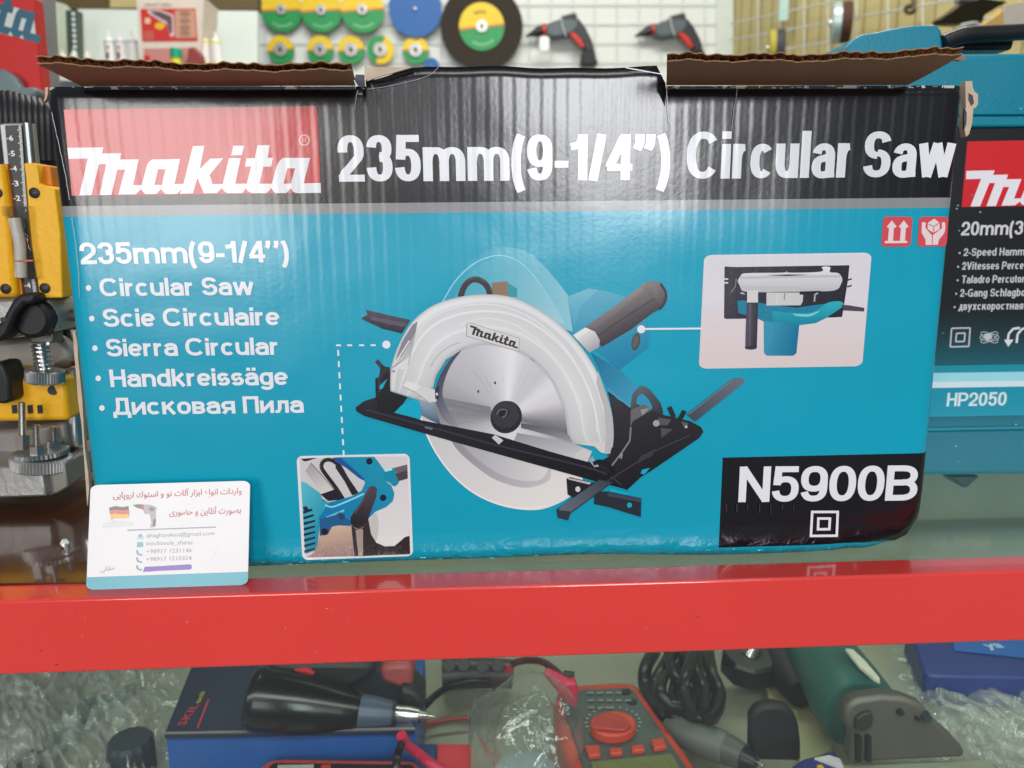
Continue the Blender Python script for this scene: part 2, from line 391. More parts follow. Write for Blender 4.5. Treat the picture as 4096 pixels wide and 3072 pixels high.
def btext(ink, text, p0, p1, top, col, layer, offset=0.0):
    """small lettering with the built-in font, fitted between two picture points"""
    cu = bpy.data.curves.new('t', 'FONT'); cu.body = text; cu.offset = offset; cu.resolution_u = 2
    ob = bpy.data.objects.new('t', cu); me = bpy.data.meshes.new_from_object(ob)
    vs = [v.co.copy() for v in me.vertices]
    if vs:
        x0, x1 = min(v.x for v in vs), max(v.x for v in vs); y0, y1 = min(v.y for v in vs), max(v.y for v in vs)
        A, B, T = ink.map(*p0), ink.map(*p1), ink.map(*top); ex = (B-A); up = (T-A); up -= ex*(up.dot(ex)/ex.dot(ex))
        for p in me.polygons:
            ink.add3([A+ex*((vs[i].x-x0)/(x1-x0))+up*((vs[i].y-y0)/(y1-y0)) for i in p.vertices], col, layer*.00004+ink.n*.0000002)
    bpy.data.objects.remove(ob); bpy.data.curves.remove(cu); bpy.data.meshes.remove(me)

# the script wordmark, traced once, in a 0..1 frame
z1 = crop(260, 560, .24412); z2 = crop(760, 520, .24412)
LOGO = [z1([(45,130),(630,122),(612,222),(922,218),(905,320),(1215,318),(1120,740),(1270,740),(1255,805),(1160,890),(880,895),(985,487),(862,487),(765,900),(570,903),(680,398),(562,398),(437,905),(240,908),(378,303),(65,310)]),
 z1(keyhole([(1262,740),(1340,440),(1355,400),(1385,355),(1430,320),(1890,312),(1800,722),(1945,720),(1920,800),(1840,885),(1660,887),(1610,850),(1580,805),(1500,885),(1330,888),(1285,855),(1255,810)],[(1530,480),(1650,480),(1590,735),(1470,735)],1,3)),
 z2([(50,265),(238,262),(165,640),(335,470),(548,465),(325,740),(375,885),(545,885),(525,950),(440,1035),(230,1038),(125,790),(50,1040),(-160,1045),(-105,885)]),
 z2([(712,260),(890,258),(855,412),(678,418)]), z2([(640,462),(835,460),(745,880),(940,880),(925,950),(860,1035),(620,1038),(560,1000),(525,950)]),
 z2([(1112,250),(1310,250),(1272,458),(1362,458),(1332,600),(1205,600),(1140,880),(1345,880),(1330,950),(1260,1035),(1010,1035),(950,1000),(920,950),(1002,600),(905,600),(930,465),(1062,462)]),
 z2(keyhole([(1345,880),(1420,600),(1450,540),(1485,490),(1530,458),(1970,458),(1865,875),(2142,868),(2148,1030),(1740,1035),(1680,1000),(1655,950),(1575,1035),(1400,1035),(1350,980),(1330,945)],[(1600,628),(1725,628),(1655,880),(1535,880)],1,3))]
def logo_uv(x, y):
    y -= 0; u = (x-271)/(1284-271); base = 781-(x-271)/(1013)*9
    return u, (base-y)/200.
def logo(ink, o, ex, ey, col, layer):       # o: picture point of the lower left; ex, ey: picture vectors of width and 'height'
    for P in LOGO:
        q = []
        for x, y in P:
            u, v = logo_uv(x, y); q.append((o[0]+ex[0]*u+ey[0]*v, o[1]+ex[1]*u+ey[1]*v))
        ink.poly(q, col, layer)

# =================================================================== DISPLAY COUNTER
FLOOR = -.232
RZ = V(2048, 2632, -.030).z
counter = thing('display_counter', 'glass display counter with a red painted metal frame rail across the front', 'display counter', (0, .3, FLOOR-.06))
red = mat('red_paint', (228, 66, 60), .19, var=.05, vscale=9, bump=.0006, bscale=14, coat=.6)
rail = link('front_rail', extrude_me('front_rail', [(-1.4, -.030, 0.0012), (-1.4, -.0125, .0012), (-1.4, -.0125, -.002), (-1.4, -.026, -.003), (-1.4, -.026, RZ), (-1.4, -.030, RZ)], (2.8, 0, 0)), red, counter)
bevel(rail, .0012, 3)

def glass_mat(name, tint, fres=1.0, rough=.0, bump=0., dust_haze=0.):
    m = bpy.data.materials.new(name); m.use_nodes = True; nt = m.node_tree; N = nt.nodes; L = nt.links
    N.remove(N['Principled BSDF']); o = N['Material Output']
    tr = N.new('ShaderNodeBsdfTransparent'); tr.inputs[0].default_value = (*tint, 1)
    gl = N.new('ShaderNodeBsdfGlossy'); gl.inputs['Roughness'].default_value = rough
    fr = N.new('ShaderNodeFresnel'); fr.inputs[0].default_value = 1.5; ge = N.new('ShaderNodeNewGeometry')
    mx = N.new('ShaderNodeMixShader'); f = mth(nt, 'MULTIPLY', mth(nt, 'MULTIPLY', fr.outputs[0], fres), mth(nt, 'SUBTRACT', 1, ge.outputs['Backfacing']))
    L.new(f, mx.inputs[0]); L.new(tr.outputs[0], mx.inputs[1]); L.new(gl.outputs[0], mx.inputs[2]); L.new(mx.outputs[0], o.inputs[0])
    if dust_haze:
        df = N.new('ShaderNodeBsdfDiffuse'); df.inputs[0].default_value = (.75, .78, .76, 1); dm = N.new('ShaderNodeMixShader')
        tcd = N.new('ShaderNodeTexCoord'); nd = N.new('ShaderNodeTexNoise'); nd.inputs['Scale'].default_value = 5; nd.inputs['Detail'].default_value = 8
        L.new(tcd.outputs['Object'], nd.inputs['Vector']); L.new(mth(nt, 'MULTIPLY', nd.outputs[0], dust_haze*2), dm.inputs[0])
        L.new(mx.outputs[0], dm.inputs[1]); L.new(df.outputs[0], dm.inputs[2]); L.new(dm.outputs[0], o.inputs[0])
    if bump:
        tc = N.new('ShaderNodeTexCoord'); nz = N.new('ShaderNodeTexNoise'); nz.inputs['Scale'].default_value = 22; nz.inputs['Detail'].default_value = 5
        nz.inputs['Distortion'].default_value = 1.5; L.new(tc.outputs['Object'], nz.inputs['Vector'])
        bp = N.new('ShaderNodeBump'); bp.inputs['Distance'].default_value = bump; L.new(nz.outputs[0], bp.inputs['Height'])
        L.new(bp.outputs[0], gl.inputs['Normal']); L.new(bp.outputs[0], fr.inputs['Normal'])
    return m
I = Ink(lambda x, y: V(x, y, -.0302), Vector((0, -1, 0))); I.base = .00005
for i in range(24):
    x = random.uniform(0, 4096); y0 = 2440-(x/4096)*118; y = y0+random.uniform(0, 250); a = random.uniform(-.3, .3); l_ = random.choice((2, 2, 3, 4, 5, 9))
    I.line([(x, y), (x+l_*math.cos(a), y+l_*math.sin(a))], random.uniform(1.5, 3.4), random.choice(((236, 150, 140), (150, 30, 28), (240, 190, 180))), 0)
I.build('paint_specks', ink_mat('label_ink', .3, False), rail, kind='stuff')
gtop = glass_mat('counter_glass', (.78, .84, .80), .9, .10, dust_haze=.04)
boxm('glass_top', (-1.4, -.0122, -.008), (1.4, .62, 0), gtop, counter)
gfront = glass_mat('front_glass_pane', (.86, .90, .88), 1.6, .03, dust_haze=.012)  # diffuse film: dust that also stands in for reflected haze
boxm('front_glass', (-1.4, -.0252, FLOOR-.1), (1.4, -.0212, -.010), gfront, counter)
fl = mat('shelf_board_beige', (158, 156, 138), .45, var=.2, vscale=9)
boxm('shelf_board', (-1.4, -.018, FLOOR-.03), (1.4, .62, FLOOR), fl, counter)
boxm('back_panel', (-1.4, .6205, FLOOR-.05), (1.4, .64, -.009), mat('counter_back', (176, 180, 160), .6, var=.3, vscale=5), counter)
boxm('back_rail', (-1.4, .6205, -.0085), (1.4, .64, .001), red, counter)

# =================================================================== MAIN CARTON
BX = .2105; HT = .2305
carton = thing('tool_carton', 'large teal and black circular saw carton with torn open top, on the glass counter', 'carton', (0, 0, 0))
OFF = Vector((0, -1, 0))
F = lambda x, y: V(x, y, 0)
pm = bpy.data.materials.new('printed_carton'); pm.use_nodes = True; nt = pm.node_tree; b = nt.nodes['Principled BSDF']; gloss(b, .23)
tc, sp = corrugation(nt, b); X, Y_, Z = sp.outputs
def cmix(fac, c0, c1):
    mx = nt.nodes.new('ShaderNodeMix'); mx.data_type = 'RGBA'; nt.links.new(fac, mx.inputs[0])
    for i, c in ((6, c0), (7, c1)):
        if isinstance(c, tuple): mx.inputs[i].default_value = (*c, 1)
        else: nt.links.new(c, mx.inputs[i])
    return mx.outputs[2]
zs1 = mth(nt, 'ADD', Z, mth(nt, 'MULTIPLY', X, -.0018))
TEAL = lin((0, 170, 200)); BLK = lin((17, 17, 23)); GREY = lin((150, 152, 154)); REDP = lin((214, 40, 52))
c = cmix(mth(nt, 'GREATER_THAN', zs1, F(2048, 848).z), TEAL, GREY)
c = cmix(mth(nt, 'GREATER_THAN', zs1, F(2048, 807).z), c, BLK)
a0, a1, a2, a3 = F(2883, 2000), F(3000, 1828), F(2960, 2189), None
lab = mth(nt, 'MULTIPLY', mth(nt, 'GREATER_THAN', X, a0.x), mth(nt, 'MULTIPLY', mth(nt, 'LESS_THAN', Z, a1.z), mth(nt, 'GREATER_THAN', Z, a2.z)))
c = cmix(lab, c, BLK)
# worn, slightly uneven ink
nzw = nt.nodes.new('ShaderNodeTexNoise'); nzw.inputs['Scale'].default_value = 7; nt.links.new(tc.outputs['Object'], nzw.inputs['Vector'])
dk = nt.nodes.new('ShaderNodeMix'); dk.data_type = 'RGBA'; dk.blend_type = 'MULTIPLY'; dk.inputs[0].default_value = .25
nt.links.new(c, dk.inputs[6]); nt.links.new(nzw.outputs[0], dk.inputs[7])
# scuffed edges where the paper shows
geo = nt.nodes.new('ShaderNodeNewGeometry')
ns = nt.nodes.new('ShaderNodeTexNoise'); ns.inputs['Scale'].default_value = 160; ns.inputs['Detail'].default_value = 5; nt.links.new(tc.outputs['Object'], ns.inputs['Vector'])
wear = mth(nt, 'MULTIPLY', mth(nt, 'GREATER_THAN', ns.outputs[0], .56), mth(nt, 'MULTIPLY', mth(nt, 'GREATER_THAN', Z, HT-.0012), mth(nt, 'MULTIPLY', mth(nt, 'LESS_THAN', Z, HT+.0003), mth(nt, 'GREATER_THAN', mth(nt, 'ABSOLUTE', mth(nt, 'SUBTRACT', X, (F(1462, 300).x+F(2663, 300).x)/2)), (F(2663, 300).x-F(1462, 300).x)/2))))
nt.links.new(cmix(wear, dk.outputs[2], lin((190, 184, 176))), b.inputs['Base Color'])

c2 = crop(1000, 0, .4973); c3 = crop(2000, 0, .4973); c4 = crop(2996, 0, .4973); c1 = crop(0, 0, .4973)
tab = c2([(930,690),(950,648),(1050,618),(1150,592),(1230,560),(1330,545),(1500,540),(1650,538),(1900,536),(2100,534)])+c3([(100,537),(400,545),(700,545),(1000,540),(1200,535),(1325,532),(1332,640),(1335,700)])
def tabtop(px):
    for (x0, y0), (x1, y1) in zip(tab[:-1], tab[1:]):
        if x0 <= px <= x1 and x1 > x0: return y0+(y1-y0)*(px-x0)/(x1-x0)
    return 268
TX0, TX1 = F(1462, 300).x, F(2663, 300).x
def ztop(x):       # a printed tab is torn free from the flaps and stands up in the middle
    if not TX0 <= x <= TX1: return HT
    px = 1462+(2663-1462)*(x-TX0)/(TX1-TX0)
    return max(HT, F(px, tabtop(px)).z+.00025*math.sin(x*900)+.0002*math.sin(x*2100))
def zbot(x):       # the bottom edge sags and is crushed at the right corner
    z = .0006+.0005*math.sin(x*40)
    z += .0028*math.exp(-((x+.045)/.05)**2)*.6+.0012*math.exp(-((x-.03)/.04)**2)
    if x > .168: z += .0115*((x-.168)/(BX-.168))**3.2
    return z
def ysurf(x, z):
    r = .007; d = 0
    ax = abs(x)
    if ax > BX-r: d += r-math.sqrt(max(0, r*r-(ax-BX+r)**2))
    zb = zbot(x)
    if z < zb+.004: d += (.004-(z-zb))**2*90
    if x > .15 and z < .03: d += .004*((x-.15)/.06)*(1-z/.03)*(1+.5*math.sin(x*300+z*200))
    if z > HT-.003 and not (TX0 <= x <= TX1): d += (z-HT+.003)**2*120
    return d
xs = [-BX+.007*(1-math.cos(R(90*i/5))) for i in range(5)]+[-BX+.007+(2*BX-.014)*i/70 for i in range(71)]+[BX-.007*(1-math.cos(R(90*(4-i)/5))) for i in range(5)]
xs = sorted(xs+[TX0-.00003, TX0, TX1, TX1+.00003]); nz_ = 44
tz = [min(1, (i/nz_)) for i in range(nz_+1)]
vs = []; fs = []
DEP = .19
for x in xs:
    zb = zbot(x)
    for t in tz:
        z = zb+(ztop(x)-zb)*t
        vs.append((x, ysurf(x, z), z))
nc = nz_+1
for i in range(len(xs)-1):
    for j in range(nz_): fs.append((i*nc+j, (i+1)*nc+j, (i+1)*nc+j+1, i*nc+j+1))
me = bpy.data.meshes.new('front_panel'); me.from_pydata(vs, [], fs)
o = link('front_panel', me, pm, carton, smooth=True); sd = o.modifiers.new('board', 'SOLIDIFY'); sd.thickness = .0028; sd.offset = -1
kraft = mat('kraft_board', (150, 108, 76), .8, var=.16, vscale=60, bump=.0003, bscale=300)
kraft_in = mat('kraft_liner', (162, 118, 82), .75, var=.12, vscale=30, bump=.0002, bscale=200)
for s in (-1, 1):
    x0 = s*BX
    o = boxm('side_panel', (min(x0, x0-s*.003), .0072, .002 if s < 0 else .022), (max(x0, x0-s*.003), DEP, HT), pm, carton)
boxm('back_panel', (-BX+.0031, DEP-.003, .001), (BX-.0031, DEP, HT-.002), pm, carton)
boxm('bottom_panel', (-BX+.0031, .0042, .001), (BX-.05, DEP-.0032, .004), kraft, carton)
link('inner_liner', extrude_me('inner_liner', [(-BX+.004, .006, HT-.001), (BX-.004, .006, HT-.001), (BX-.004, .006, .03), (-BX+.004, .006, .03)], (0, .0008, 0)), kraft, carton)

# fluted flaps, hinged on the front edge and lifted towards the viewer
def flap_y(px_tip, x):     # distance forward at which a vertical line at x crosses picture column px_tip
    lo, hi = -.2, .0
    for _ in range(50):
        mid = (lo+hi)/2; d = Vector((x, mid, HT+.005))-CAM; q = 2048+FPX*d.dot(_r)/d.dot(_a)
        if (q < px_tip) == (x < 0): lo = mid
        else: hi = mid
    return mid
def flap(name, hl, hr, tl, tr, hz, tzl, tzr, lab, mx_=kraft_in):
    """hl, hr: hinge points; tl, tr: tip points (x, y); liners with a real flute between them"""
    parts = []; th = .0030; n = 150
    def P(u, v, off):
        a = Vector((hl[0]*(1-u)+hr[0]*u, hl[1]*(1-u)+hr[1]*u, hz)); c_ = Vector((tl[0]*(1-u)+tr[0]*u, tl[1]*(1-u)+tr[1]*u, tzl*(1-u)+tzr*u))
        p = a+(c_-a)*v; p.z += off+.0007*math.sin(u*5+v*2)*v+.0004*math.sin(u*23)*v
        p.y += (.0009*math.sin(u*61)+.0006*math.sin(u*143+1))*v
        return p
    vs = []; fs = []
    for off0, off1 in ((0, .0004), (th-.0004, th)):
        for o_ in (off0, off1):
            base = len(vs)
            for i in range(n+1):
                for j in range(7): vs.append(P(i/n, j/6, o_+(.0012*math.sin(i*.8)*max(0, j/6-.8) if off0 else 0)))
            for i in range(n):
                for j in range(6): fs.append((base+i*7+j, base+(i+1)*7+j, base+(i+1)*7+j+1, base+i*7+j+1))
        b1 = len(vs)-7*(n+1); b0 = b1-7*(n+1)
        for i in range(n): fs.append((b0+i*7+6, b0+(i+1)*7+6, b1+(i+1)*7+6, b1+i*7+6))
        for j in range(6):
            fs.append((b0+j, b0+j+1, b1+j+1, b1+j)); e0 = b0+n*7; e1 = b1+n*7; fs.append((e0+j, e0+j+1, e1+j+1, e1+j))
    L_ = (Vector(hl+(0,))-Vector(hr+(0,))).length; m_ = int(L_/.0036*10); base = len(vs)
    for i in range(m_+1):
        u = i/m_; w_ = .5+.5*math.sin(2*math.pi*i/10)
        for v in (0.0, .985): vs.append(P(u, v, .0004+(th-.0008)*w_))
    for i in range(m_): fs.append((base+i*2, base+i*2+2, base+i*2+3, base+i*2+1))
    me = bpy.data.meshes.new(name); me.from_pydata(vs, [], fs)
    o = link(name, me, mx_, carton); o['label'] = lab; return o
# left flap
hzL = HT+.0002
A = F(323, 352); B = F(1420, 343)
yt = flap_y(145, A.x); C_ = V(145, 262, yt); D_ = V(1408, 286, yt)
print('flap', yt, C_, D_, A.z)
flap('top_flap', (A.x, .001), (B.x, .001), (C_.x, yt), (D_.x, yt), hzL, C_.z, D_.z, 'left brown fluted top flap, ragged front edge')
A = F(2668, 338); B = F(3637, 330)
yt2 = flap_y(3838, B.x); C_ = V(2668, 252, yt2); D_ = V(3845, 222, yt2)
flap('top_flap', (A.x, .001), (B.x, .001), (C_.x, yt2), (D_.x, yt2), hzL, C_.z, D_.z, 'right brown fluted top flap, clean front edge')
# torn printed tab standing up in the middle
# bare board shown by the tear, and the ragged right corner
def rag(name, px, y, dep, ma, lab=None):
    o = prism(name, px, y, dep, ma, carton)
    if lab: o['label'] = lab
prism('torn_liner', c2([(918,560),(930,540),(1240,538),(1310,540),(1190,575),(1080,605),(1000,630),(945,652),(925,625)]), -.0018, .0014, mat('torn_paper', (196, 176, 152), .85, var=.25, vscale=150), carton)
prism('torn_strip', c2([(840,640),(850,600),(915,600),(922,720),(900,712),(862,680)]), .001, .0025, mat('dark_paper', (60, 62, 74), .5), carton)
prism('torn_corner', c4([(1740,655),(1795,650),(1800,700),(1812,735),(1842,760),(1842,830),(1825,865),(1805,870),(1795,990),(1770,1080),(1745,1100),(1730,1020),(1728,960),(1745,860),(1742,770)]), .0065, .004, mat('torn_paper', (196, 176, 152)), carton)
prism('torn_flake', c4([(1768,748),(1800,768),(1810,830),(1788,852),(1766,800)]), .0063, .001, mat('dark_paper', (60, 62, 74)), carton)
prism('torn_flake', c4([(1735,870),(1752,905),(1748,1000),(1732,1040),(1728,950)]), .0063, .001, mat('dark_paper', (60, 62, 74)), carton)
prism('torn_corner', c4([(1660,480),(1700,455),(1750,462),(1745,478),(1700,488)]), -.03, .002, kraft, carton)
prism('torn_edge', crop(0, 1100, .784)([(372,285),(382,290),(395,345),(398,420),(412,560),(420,640),(432,880),(450,1010),(455,1090),(445,1180),(436,1040),(428,930),(415,760),(398,640),(385,470),(378,400)]), .0075, .0025, mat('torn_paper', (196, 176, 152)), carton)
prism('torn_edge', c1([(362,705),(384,700),(386,750),(372,800),(352,822),(362,780)]), .004, .002, mat('torn_paper', (196, 176, 152)), carton)

# ---- printed matter on the front
WH = (226, 228, 232); TE = (0, 170, 200); BK = (21, 21, 27)
inkm = ink_mat('printing_ink', .23)
I = Ink(F, OFF)
I.poly([(256,438.6),(1268.6,425),(1284.5,771),(288.5,783)], (196, 14, 30), 0)
for P in LOGO: I.poly(P, WH, 1)
I.ell((1218, 561), 22, 23, (236, 168, 172), 1); I.ell((1218, 561), 16.5, 17, (196, 14, 30), 2)
write(I, 'R', (1210, 571), (1226, 571), (1210, 551), (236, 168, 172), 3, t=.14, h=.12)
I.build('brand_mark', inkm, carton)
I = Ink(F, OFF)
W2 = (232, 233, 238)
write(I, '235mm(9-1/4”)', (1357, 727), (2676, 719), (1357, 541), W2, 1, k=.92, gap=.042, stem=.212, bar=.15)
write(I, 'Circular', (2743, 716), (3404, 710), (2743, 527), W2, 1, k=.92, gap=.042, stem=.212, bar=.15)
write(I, 'Saw', (3447, 710), (3808, 707), (3447, 526), W2, 1, k=.92, gap=.042, stem=.212, bar=.15)
I.build('printed_title', inkm, carton)
I = Ink(F, OFF)
k_ = 1.8517
def bl(txt, x0, y0, x1, y1, top, bx=None, by=None):
    write(I, txt, (x0*k_, y0*k_), (x1*k_, y1*k_), (x0*k_, top*k_), W2, 1, k=1.0, gap=.045, stem=.215, bar=.178)
    if bx: I.ell((bx*k_, by*k_), 11, 11.5, W2, 1)
bl('235mm(9-1/4”)', 176, 571, 625, 566, 524)
bl('Circular Saw', 218, 640, 549, 637, 601, 192, 622)
bl('Scie Circulaire', 225, 706, 605, 702, 667, 199, 688)
bl('Sierra Circular', 232, 770, 604, 766, 732, 206, 752)
bl('Handkreissäge', 240, 836, 623, 831, 798, 213, 817)
bl('Дисковая Пила', 246, 896, 657, 891, 859, 221, 881)
I.build('printed_list', inkm, carton)
I = Ink(F, OFF)
write(I, 'N5900B', (2952, 2008), (3664, 2001), (2952, 1866), W2, 1, k=1, gap=.035, stem=.205, bar=.165)
E_ = crop(2800, 1750, .4973)
def frame(I, q, wdt, col, layer):
    q = E_(q); I.line(q+[q[0]], wdt, col, layer)
    for p in q: I.poly([(p[0]-wdt/2, p[1]-wdt/2), (p[0]+wdt/2, p[1]-wdt/2), (p[0]+wdt/2, p[1]+wdt/2), (p[0]-wdt/2, p[1]+wdt/2)], col, layer)
frame(I, [(901,597),(1106,597),(1098,788),(890,790)], 10, W2, 1)
frame(I, [(950,650),(1043,650),(1038,735),(947,737)], 10, W2, 1)
I.build('model_number', inkm, carton)
# handling symbols
I = Ink(F, OFF); f_ = crop(3480, 830, .1537); PK = (214, 74, 84); PW = (232, 214, 216)
I.poly(rquad(f_([(335,240),(1105,240),(1045,1015),(285,1020)]), .13), PK, 0)
for dx in (0, 312): I.poly(f_([(560+dx,335),(680+dx,490),(665+dx,520),(615+dx,525),(595+dx-6,880),(455+dx,880),(485+dx,525),(440+dx,520),(435+dx,490)]), PW, 1)
I.poly(f_([(380,870),(960,868),(955,925),(375,930)]), PW, 2)
I.poly(rquad(f_([(1275,240),(2040,240),(1985,1010),(1220,1015)]), .13), PK, 0)
I.poly(f_([(1665,290),(1800,400),(1805,560),(1640,660),(1490,560),(1495,400)]), PW, 1)
I.line(f_([(1510,430),(1650,495),(1800,400)]), 5, (196, 150, 154), 2); I.line(f_([(1648,495),(1645,650)]), 5, (196, 150, 154), 2)
I.poly(f_([(1340,400),(1390,375),(1445,400),(1430,520),(1490,600),(1600,720),(1600,975),(1440,975),(1435,840),(1335,660)]), PW, 1)
I.poly(f_([(1860,400),(1905,375),(1950,400),(1945,600),(1900,700),(1790,830),(1755,970),(1618,970),(1625,720),(1780,600),(1860,540)]), PW, 1)
I.build('handling_symbols', inkm, carton)
# callouts
I = Ink(F, OFF); a_ = crop(1300, 900, .7685)
for x in (70, 128, 190, 250): I.line(a_([(x-16+4, 626-x*.004), (x+14, 626-x*.004)]), 7, W2, 1)
for i in range(10):
    yy = 650+i*58; xx = 68+(yy-640)*.054
    if yy < 1190: I.line(a_([(xx, yy), (xx+1.7, yy+31)]), 7, W2, 1)
I.ell((1300+320*.7685, 900+622*.7685), 16, 16, W2, 1)
I.build('callout_lines', inkm, carton)
I = Ink(F, OFF); I.ell((1300+1645*.7685, 900+542*.7685), 16, 16, W2, 6); I.line(a_([(1645,541),(1958,538)]), 7.5, W2, 6)
I.build('callout_lines', inkm, carton)

# ---- printed picture of the saw
I = Ink(F, OFF)
def ap(pts, col, l=0): I.poly(a_(pts), col, l)
def al(pts, wd, col, l=0, sm=True):
    if sm: pts = [(p.x, p.y) for p in smooth_path([(x, y, 0) for x, y in pts], 6)]
    I.line(a_(pts), wd*.7685, col, l)
lb = (52, 156, 184)
ap([(612,400),(640,340),(690,265),(760,185),(840,135),(920,115),(1000,120),(1080,155),(1160,235),(1230,320),(1290,400),(1300,560),(900,420)], ((30, 158, 186), (150, 200, 212), 15), 0)
ap([(660,400),(720,290),(800,210),(890,165),(960,165),(1060,240),(1150,360),(1255,520),(900,420)], ((64, 168, 192), (166, 206, 216), 30), 1)
al([(612,400),(680,290),(770,205),(860,165),(930,160),(1010,190),(1090,270),(1180,400),(1255,525)], 7, (140, 208, 226), 2)
ap([(1262,372),(1370,330),(1470,345),(1560,372),(1660,470),(1692,560),(1680,640),(1530,755),(1400,640),(1290,560)], ((96, 176, 200), (14, 128, 168), 75), 1)
ap([(1262,372),(1370,330),(1420,338),(1330,420),(1300,540)], ((118, 186, 206), (70, 162, 190), 90), 2)
ap([(1385,665),(1535,755),(1632,850),(1590,945),(1520,905),(1470,850)], ((20, 108, 148), (58, 156, 188), 40), 2)
al([(1470,850),(1530,900),(1590,948)], 8, (70, 160, 190), 3)
ap([(1590,948),(1470,865),(1480,900),(1500,1000),(1590,1000)], (36, 32, 40), 1)
I.ell((1300+1617*.7685, 900+607*.7685), 17, 35, (74, 78, 78), 2, .2); I.ell((1300+1615*.7685, 900+605*.7685), 11, 26, (96, 96, 90), 3, .2)
al([(705,375),(725,320),(765,285),(815,292),(850,330),(860,375)], 32, (58, 46, 48), 2)
ap([(868,300),(950,292),(955,375),(872,372)], (142, 116, 92), 2); ap([(950,300),(1000,330),(1000,375),(955,372)], (40, 150, 160), 2)
# side grip
ap([(1352,532),(1500,428),(1620,335),(1665,298),(1720,292),(1768,325),(1782,375),(1755,430),(1700,460),(1590,545),(1440,634),(1400,590)], ((132, 124, 124), (62, 56, 62), 60), 3)
ap([(1360,528),(1500,428),(1620,335),(1660,302),(1690,310),(1540,440),(1400,545)], ((150, 142, 140), (106, 98, 100), 60), 4)
al([(1400,590),(1560,480),(1720,380)], 7, (70, 64, 68), 4)
ap([(1640,320),(1690,290),(1740,300),(1778,345),(1780,390),(1752,430),(1730,400),(1700,350)], ((136, 128, 124), (78, 70, 74), 60), 5)
al([(1745,305),(1772,350),(1768,400),(1740,438)], 13, (60, 54, 60), 6)
ap([(1290,572),(1355,532),(1405,555),(1430,600),(1425,636),(1375,664)], ((232, 230, 228), (166, 164, 170), 60), 5)
ap([(1290,572),(1355,532),(1380,545),(1310,595)], (230, 230, 228), 6)
# rear grip left
ap([(187,487),(222,466),(212,440),(330,468),(445,494),(400,564),(300,540)], ((82, 76, 90), (36, 32, 44), 100), 1)
ap([(232,474),(330,492),(430,512),(415,530),(320,512),(240,492)], (90, 84, 98), 2)
# knob and bracket left
al([(268,705),(300,740),(335,760)], 22, (60, 54, 62), 1); ap([(290,735),(335,740),(340,800),(300,830),(280,800)], (40, 36, 44), 1)
al([(320,745),(285,800),(285,870)], 16, (50, 46, 54), 2)
ap([(262,800),(340,760),(350,870),(430,895),(395,945),(330,1000),(265,960)], (27, 25, 31), 1)
ap([(285,835),(325,800),(300,850),(285,855)], TE, 2)
# lower guard and blade
def cpoly(pts, col, l): ap([(p.x, p.y) for p in smooth_path([(x, y, 0) for x, y in pts], 5)], col, l)
cpoly([(480,905),(490,990),(530,1100),(590,1210),(670,1310),(770,1395),(900,1455),(1040,1482),(1160,1470),(1290,1400),(1340,1300),(1250,1180),(900,1060),(600,950)], ((196, 194, 196), (230, 226, 222), 60), 2)
al([(492,975),(535,1100),(595,1210),(680,1315),(780,1395),(905,1452),(1040,1474),(1160,1460)], 8, (238, 236, 234), 3)
cpoly([(640,1090),(690,1170),(790,1260),(900,1330),(1040,1366),(1155,1335),(1175,1275),(1150,1180)], ((140, 138, 146), (196, 194, 196), 30), 3)
cpoly([(700,1130),(790,1215),(900,1290),(1030,1330),(1140,1310),(1150,1180),(900,1100)], ((168, 166, 172), (218, 216, 214), 20), 4)
cpoly([(480,905),(590,920),(600,1000),(620,1040),(560,1020),(495,985)], ((150, 176, 196), (66, 80, 104), 90), 3)
HUBC = (945, 995); n = 96; bl_ = []
def bladegrey(a):
    d = math.degrees(a) % 360      # picture angle, y downwards
    key = [(0, 160), (15, 112), (28, 196), (60, 222), (95, 216), (130, 206), (160, 182), (183, 134), (195, 158), (215, 186), (240, 196), (262, 218), (275, 236), (288, 210), (310, 202), (325, 226), (345, 212), (360, 160)]
    for (k0, v0), (k1, v1) in zip(key[:-1], key[1:]):
        if k0 <= d <= k1: v = v0+(v1-v0)*(d-k0)/(k1-k0); return (v, v-2, v+2)
rim = [(575,850),(600,780),(650,700),(720,645),(830,620),(960,640),(1080,705),(1180,810),(1240,930),(1270,1060),(1290,1170),(1300,1215),(1200,1200),(900,1110),(640,1060),(590,1000),(565,930)]
rim = [(p.x, p.y) for p in smooth_path([(x, y, 0) for x, y in rim+[rim[0]]], 6)]
for i in range(len(rim)-1):
    p, q = rim[i], rim[i+1]
    a_p, a_q = math.atan2(p[1]-995, p[0]-945), math.atan2(q[1]-995, q[0]-945)
    I.n += 1; I.add3([F(*v) for v in a_([HUBC, p, q])], [tuple((x+y)/2 for x, y in zip(bladegrey(a_p), bladegrey(a_q))), bladegrey(a_p), bladegrey(a_q)], 5*.00004+I.n*1e-7)
ap([(570,890),(700,915),(860,945),(870,985),(700,955),(600,940)], (128, 128, 136), 6)
ap([(1020,1030),(1150,1050),(1262,1085),(1270,1120),(1140,1085),(1020,1055)], ((84, 84, 94), (150, 148, 156), 80), 6)
ap([(1000,1080),(1280,1130),(1390,1175),(1360,1245),(1150,1180),(980,1130)], ((150, 148, 154), (214, 212, 212), 80), 6)
ap([(1300,1190),(1345,1160),(1385,1185),(1360,1245),(1290,1240)], (206, 204, 204), 7)
cpoly([(575,850),(600,780),(650,700),(710,650),(660,720),(625,800),(612,880),(640,960),(700,1060),(620,1010),(575,920)], ((70, 72, 88), (150, 150, 160), 35), 6)
for x, y in ((705,648),(798,865),(885,820)): I.ell((1300+x*.7685, 900+y*.7685), 4, 6, (86, 70, 74), 7)
